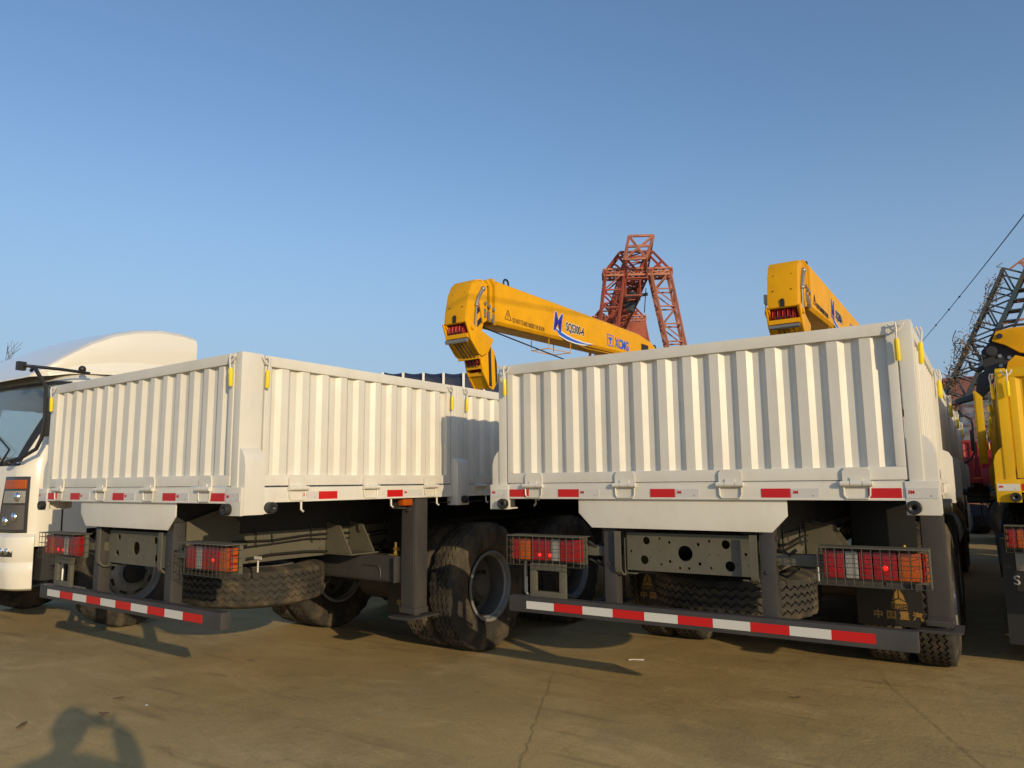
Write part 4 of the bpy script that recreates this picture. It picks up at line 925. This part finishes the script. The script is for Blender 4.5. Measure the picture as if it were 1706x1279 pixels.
# ------------------------------------------------------------------ overgrown blue lattice tower on the right
lt = empty('lattice_tower', (1.3, 26, 0), 0, 'blue leaning lattice steel tower overgrown with dry vines above the yellow truck', 'tower')
lM = Matrix.Translation((-1.3, -26, 0))
def lobj(mb, name, m, par=None):
    mb.v = [tuple(lM @ Vector(v)) for v in mb.v]; o = mb.build(name, m, lt); return o
topL = Vector((.95, 26, 7.6)); botL = Vector((-2.78, 26, 0.0)); dl = (topL-botL).normalized(); sl_ = Vector((dl.z, 0, -dl.x))
m = MB(); lattice(m, botL+sl_*.28, topL+sl_*.28, .56, .56, sl_, Vector((0, 1, 0)), 15, .075, .045, .9, .9); lobj(m, 'inclined_frame', bluesteel)
m = MB(); a = Vector((-1.70, 25.5, .9)); b = Vector((1.50, 25.5, 7.5)); m.bar(a, b, .10); m.bar(a+Vector((.35, 0, -.1)), b+Vector((.35, 0, -.1)), .07)
for k in range(22): t = k/22; p = a.lerp(b, t); m.box(-.02, .36, 0, .5, -.02, .02, Matrix.Translation(p))
lobj(m, 'stair', bluesteel)
m = MB(); m.bar((1.35, 25.6, 7.7), (3.4, 25.6, 7.75), .06); m.bar((1.1, 25.6, 7.55), (1.6, 25.6, 7.9), .05); m.bar((1.6, 25.6, 7.9), (3.4, 25.6, 7.9), .05); m.bar((1.4, 25.6, 7.7), (1.75, 25.6, 6.9), .05); m.bar((1.6, 25.6, 7.85), (1.7, 25.6, 6.7), .05); m.bar((1.2, 25.6, 6.55), (3.4, 25.6, 6.6), .07); m.bar((.6, 25.6, 5.9), (3.4, 25.6, 6.3), .06)
lobj(m, 'platform_rail', gantrypale)
m = MB(); lattice(m, (2.6, 26, 0), (2.6, 26, 7.9), 1.2, 1.2, Vector((1, 0, 0)), Vector((0, 1, 0)), 8, .09, .05); lobj(m, 'upright_frame', bluesteel)
def leaves(mb, pts, n, spread, size):
    for _ in range(n):
        c = random.choice(pts)+Vector([random.gauss(0, spread) for _ in range(3)])
        a = Vector([random.gauss(0, 1) for _ in range(3)]).normalized(); b = a.orthogonal().normalized(); s = size*random.uniform(.5, 1.3)
        mb.add([c-a*s, c+b*s*.5, c+a*s, c-b*s*.5], [(0, 1, 2, 3)])
m = MB(); base = [botL.lerp(topL, random.random()**1.2*.98)+Vector((0, random.choice((-.45, .45)), 0)) for _ in range(160)]
for i in range(45):
    p = random.choice(base); q = [p]
    for k in range(6): q.append(q[-1]+Vector((random.gauss(.02, .09), random.gauss(0, .08), random.gauss(.08, .12))))
    m.tube(q, .012, 4)
low = [q for q in base if q.z < 5.6]; leaves(m, base, 1700, .10, .04); leaves(m, low, 1800, .17, .045); lobj(m, 'vine', leafdry)

# ------------------------------------------------------------------ shrubs, brick house, excavator in the gap
def shrub(loc, n, rad, h, mats, label, name='dry_shrub', grp=None):
    r_ = empty(name, loc, 0, label, 'shrub', grp)
    s = MB(); tips = []
    for k in range(26):
        p = [Vector((0, 0, 0))]; d = Vector((random.gauss(0, .5), random.gauss(0, .5), 1)).normalized()
        for j in range(7): d = (d+Vector((random.gauss(0, .25), random.gauss(0, .25), .05))).normalized(); p.append(p[-1]+d*h/7); tips.append(p[-1]) if j > 1 else None
        s.tube(p, .02, 4, rs=[.03-.0035*i for i in range(8)])
    s.build('stem', bark, r_); l = MB(); leaves(l, tips, n, rad, .09); l.build('foliage', mats, r_)
shrub((.15, 33, 0), 2600, .35, 4.6, leafdry, 'tall brown dry shrub behind the machinery in the gap')
shrub((1.3, 34, 0), 2200, .35, 4.3, leafdry, 'brown dry shrub beside the foot of the blue lattice tower')
hs = empty('brick_house', (-.3, 46, 0), 0, 'small reddish brick house with tiled roof far behind the dry shrub', 'house')
m = MB(); m.box(-4, 4, 0, 6, 0, 5.4); m.build('wall', brick, hs)
m = MB(); m.prism([(-.4, 5.35), (6.4, 5.35), (3, 7.2)], 'x', -4.3, 4.3); m.build('roof', rooft, hs)
for x in (-2.8, -.6, 1.6):
    m = MB(); m.box(x, x+1.1, -.04, .02, 1.6, 3.2); f_ = m.build('window', black, hs)
ex = empty('excavator', (.35, 23.2, 0), R(20), 'dark machine with a glazed operator cab standing behind the red truck', 'excavator')
m = MB()
for sx in (-1, 1): m.prism([(-1.6, .25), (-1.3, 0.02), (1.3, .02), (1.6, .25), (1.6, .55), (1.3, .85), (-1.3, .85), (-1.6, .55)], 'x', sx*1.2-.25, sx*1.2+.25)
m.build('track', under, ex, bev=.03); ex.scale = (.86, .86, .84)
m = MB(); m.box(-1.3, 1.3, -1.2, 1.8, 1.0, 2.2); m.build('engine_housing', yellow, ex, bev=.05)
m = MB(); cabf = [(-1.0, -.6, 2.0, 4.15)]
for x in (-.95, .05):
    for y in (-1.3, .1): m.bar((x, y, 2.1), (x+.05, y+.05, 4.1), .09)
m.box(-1.02, .12, -1.36, .2, 4.05, 4.2); m.box(-1.0, .1, -1.33, .15, 2.0, 2.7); m.bar((-.95, -1.3, 3.2), (.05, -1.3, 3.2), .05)
op = m.build('operator_cab', under, ex, bev=.02)
m = MB(); m.box(-.9, .02, -1.31, -1.295, 2.75, 4.0); m.box(-.985, -.975, -1.2, .1, 2.75, 4.0); m.build('window', glassm, op)
m = MB(); m.prism([(-1.0, 1.7), (-1.6, 3.2), (-3.0, 4.0), (-4.6, 3.6), (-4.6, 3.3), (-3.0, 3.6), (-1.2, 2.6), (-.5, 1.7)], 'x', .5, .8); m.build('boom', yellow, ex, bev=.02)
m = MB(); m.tube([(.4, -1.5, 2.3), (.42, -1.55, 3.4), (.6, -1.5, 3.75), (.9, -1.4, 3.7)], .03, 6); m.build('grab_rail', black, ex)
m = MB()
for k in range(7): m.box(-1.2+k*.34, -1.0+k*.34, -1.45-.03*(k % 3), -1.3, 2.15, 2.5+.12*(k % 4))
m.build('equipment_box', steel, ex, bev=.01)
# ------------------------------------------------------------------ tarpaulin lorry behind the left truck
tx = empty('tarpaulin_trailer', (-12.35, 13.1, 0), math.atan2(1.76, 2.2), 'high trailer with dark blue tarpaulin and white posts behind the left truck', 'trailer')
Lh = 7.0; m = MB(); m.box(0, Lh, 0, 2.4, 1.0, 1.2); m.box(0, Lh, .9, 1.5, .75, 1.0); m.build('deck', under, tx)
m = MB(); npst = 14; st_ = Lh/npst; vs = []; NX = npst*6
for i in range(NX+1):
    x = Lh*i/NX; ph = (x/st_) % 1; sag = .045*math.sin(math.pi*ph); bu = .05*math.sin(math.pi*ph)
    for y, z in ((.02+bu*.2, 1.2), (.03+bu, 2.4), (.02+bu*.6, 4.02-sag), (.25, 4.18-sag), (1.2, 4.24-sag), (2.15, 4.18-sag), (2.37, 4.02), (2.37, 1.2)): vs.append((x, y, z))
m.add(vs, [(i*8+j, i*8+j+1, (i+1)*8+j+1, (i+1)*8+j) for i in range(NX) for j in range(7)]+[[j for j in range(8)], [NX*8+j for j in range(8)]])
m.build('tarpaulin', tarp, tx, angle=60)
for i in range(npst+1):
    m = MB(); x = st_*i; m.box(x-.03, x+.03, -.045, .0, 1.0, 4.13); m.build('post', cabwhite, tx)
for x in (1.2, 4.6, 5.8):
    for yy, fl in ((.35, True), (2.05, False)):
        o = make_wheel(tx, (x, yy, .53)); o.rotation_euler = (0, 0, R(-90) if fl else R(90))
# ------------------------------------------------------------------ bare tree at the left edge
def bare_tree(loc, h, label, seed):
    random.seed(seed); r_ = empty('bare_tree', loc, 0, label, 'tree'); tr = MB(); cr = MB()
    def grow(p, d, L, r, lv):
        pts = [p]; n = 4
        for k in range(n): d = (d+Vector((random.gauss(0, .12), random.gauss(0, .12), .04))).normalized(); pts.append(pts[-1]+d*L/n)
        (tr if lv == 0 else cr).tube(pts, r, 5 if lv < 2 else 3, rs=[max(.008, r*(1-.12*k)) for k in range(n+1)], cap=lv < 2)
        if lv >= 5: return
        for k in range(4 if lv else 6):
            q = pts[random.choice((2, 3, 4)) if lv else 4-(k % 2)]; a = random.uniform(0, 6.28); sp_ = random.uniform(.35, .8)
            nd = (d+Vector((math.cos(a)*sp_, math.sin(a)*sp_, random.uniform(-.1, .35)))).normalized(); grow(q, nd, L*random.uniform(.6, .8), r*.55, lv+1)
    grow(Vector((0, 0, 0)), Vector((0, 0, 1)), h*.36, h*.018, 0)
    tr.build('trunk', bark, r_); cr.build('crown', bark, r_)
p = pt(4, 600, 34); bare_tree((p.x, p.y, 0), 6.8, 'leafless tree standing behind the cab at the left edge', 5)
random.seed(11)
# ------------------------------------------------------------------ overhead cable
m = MB(); a, b = pt(1498, 610, 40), pt(1760, 288, 14); pts = []
for k in range(30):
    t = k/29; q = a.lerp(b, t); q.z -= .5*4*t*(1-t)*.25; pts.append(q)
pts.append(a+(b-a)*1.6)
m.tube(pts, .011, 5)
for k in (14, 17, 19): m.ball(pts[k], .03, 8)
tag(m.build('overhead_cable', black), 'thin dark cable slanting across the sky at the right', 'cable')
up_ = empty('utility_pole', (a.x, a.y, 0), 0, 'grey utility pole holding the far end of the dark overhead cable', 'pole')
q_ = MB(); q_.tube([(0, .15, 0), (0, .15, a.z+.9)], .14, 12, rs=[.17, .10]); q_.build('pole', steel, up_)
q_ = MB(); q_.box(-.8, .8, .0, .1, a.z-.12, a.z-.02); q_.build('crossarm', steel, up_)
# ------------------------------------------------------------------ litter
def litter(name, px, label, cat, mt, size, rot, grp=None):
    g_ = gp(*px); mb = MB(); n = 9; vs = []
    for i in range(n):
        a = 2*math.pi*i/n; r = random.uniform(.7, 1.2); vs.append((size[0]*r*math.cos(a), size[1]*r*math.sin(a), .008+random.uniform(0, .012)))
    vs.append((0, 0, .02)); mb.add(vs, [(i, (i+1) % n, n) for i in range(n)])
    o = mb.build(name, mt); o.location = (g_.x, g_.y, 0); o.rotation_euler = (0, 0, rot); tag(o, label, cat, grp)
litter('leaf', (172, 1192), 'dead brown leaf lying above the other two in the shadow gap', 'leaf', leafdry, (.035, .02), .5)
litter('leaf', (196, 1166), 'dead brown leaf at the top of the person\'s shadow', 'leaf', leafdry, (.04, .022), 1.2)
litter('leaf', (34, 1212), 'brown leaf flat on the concrete near the left edge', 'leaf', leafdry, (.045, .02), 2.2)
litter('leaf', (1330, 1165), 'small brown leaf on open concrete below the right truck\'s bar', 'leaf', leafdry, (.02, .012), .2)
litter('paper_scrap', (246, 1179), 'small pale paper scrap on the concrete right of the person\'s shadow', 'paper', paper, (.02, .012), .3)
g_ = gp(1060, 1101); m = MB(); m.tube([(-.06, 0, .008), (-.02, .006, .01), (.03, -.002, .01), (.06, .008, .009)], .005, 6); o = m.build('straw', paper); o.location = (g_.x, g_.y, 0); o.rotation_euler = (0, 0, .45); tag(o, 'thin white straw lying on the concrete between the two trucks', 'straw')

# ------------------------------------------------------------------ the photographer (casts the shadow at lower left)
ph = empty('person', (0, 0, 0), YAW, 'person in a dark jacket holding up a phone to take the picture', 'person')
def skin_obj(name, joints, edges, m_, par, sub=2):
    me = bpy.data.meshes.new(name); me.from_pydata([j[0] for j in joints], edges, []); me.materials.append(m_)
    o = bpy.data.objects.new(name, me); COL.objects.link(o); o.parent = par
    sk = o.modifiers.new('skin', 'SKIN'); me.skin_vertices.new() if not me.skin_vertices else None
    for i, j in enumerate(joints):
        r = j[1]; me.skin_vertices[0].data[i].radius = (r, r) if not isinstance(r, tuple) else r
    me.skin_vertices[0].data[0].use_root = True
    sk.use_smooth_shade = True; ss = o.modifiers.new('sub', 'SUBSURF'); ss.levels = sub; ss.render_levels = sub
    return o
by = -.30; h = -.04
J = [((h, by, .82), (.16, .13)), ((h, by, .96), (.16, .13)), ((h, by, 1.10), (.18, .14)), ((h, by, 1.22), (.17, .12)), ((h, by+.02, 1.31), (.075, .075)), ((h, by+.04, 1.36), (.06, .06)),
     ((h-.18, by, 1.20), .085), ((h-.20, by+.12, 1.10), .066), ((h-.11, by+.22, 1.27), .055), ((h-.085, by+.28, 1.34), .028),
     ((h+.20, by, 1.22), .085), ((h+.35, by+.10, 1.17), .072), ((h+.22, by+.22, 1.32), .058), ((h+.145, by+.275, 1.36), .032),
     ((h-.10, by, .74), .10), ((h-.11, by+.02, .44), .066), ((h-.11, by, .10), .044), ((h-.12, by+.12, .04), .038),
     ((h+.10, by, .74), .10), ((h+.11, by+.02, .44), .066), ((h+.11, by, .10), .044), ((h+.12, by+.12, .04), .038)]
E_ = [(0, 1), (1, 2), (2, 3), (3, 4), (4, 5), (3, 6), (6, 7), (7, 8), (8, 9), (3, 10), (10, 11), (11, 12), (12, 13), (0, 14), (14, 15), (15, 16), (16, 17), (0, 18), (18, 19), (19, 20), (20, 21)]
body = skin_obj('body', J, E_, cloth, ph)
HZ = -.045
hd = MB(); hd.ball((h, by+.06, 1.47+HZ), .098, 24, (.84, 1.0, 1.16)); hd.ball((h, by+.158, 1.455+HZ), .016, 10, (.9, 1.2, 1.3)); hd.ball((h-.08, by+.05, 1.465+HZ), .022, 8, (.4, .8, 1.3)); hd.ball((h+.08, by+.05, 1.465+HZ), .022, 8, (.4, .8, 1.3)); ho = hd.build('head', skin, ph)
q = MB(); q.ball((h, by+.042, 1.495+HZ), .106, 20, (.88, 1.0, 1.05)); q.build('hair', hairm, ph)
for s_ in (-1, 1): q = MB(); q.ball((h+s_*.03, by+.143, 1.475+HZ), .011, 8); q.build('eye', black, ho)
q = MB(); q.ball((h, by+.146, 1.415+HZ), .02, 8, (1.2, .4, .3)); q.build('mouth', rededge, ho)
for s_ in (-1, 1):
    jj = [((h+s_*.115, by+.285, 1.345), .026), ((h+s_*.110, by+.298, 1.385), .024)]; ee = [(0, 1)]
    for k in range(4):
        z0 = 1.365+k*.017; i0 = len(jj); jj += [((h+s_*.108, by+.305, z0), .009), ((h+s_*.102, by+.318, z0+.004), .0085), ((h+s_*.080, by+.322, z0+.006), .008)]; ee += [(1, i0), (i0, i0+1), (i0+1, i0+2)]
    i0 = len(jj); jj += [((h+s_*.098, by+.282, 1.365), .011), ((h+s_*.084, by+.290, 1.392), .009)]; ee += [(0, i0), (i0, i0+1)]
    skin_obj('hand', jj, ee, skin, ph, 1)
phn = MB(); phn.box(h-.08, h+.08, -.024, -.015, 1.365, 1.44); po = phn.build('phone', black, None, bev=.003); po.rotation_euler = (0, 0, YAW)
tag(po, 'black phone held sideways in both hands of the person', 'phone')
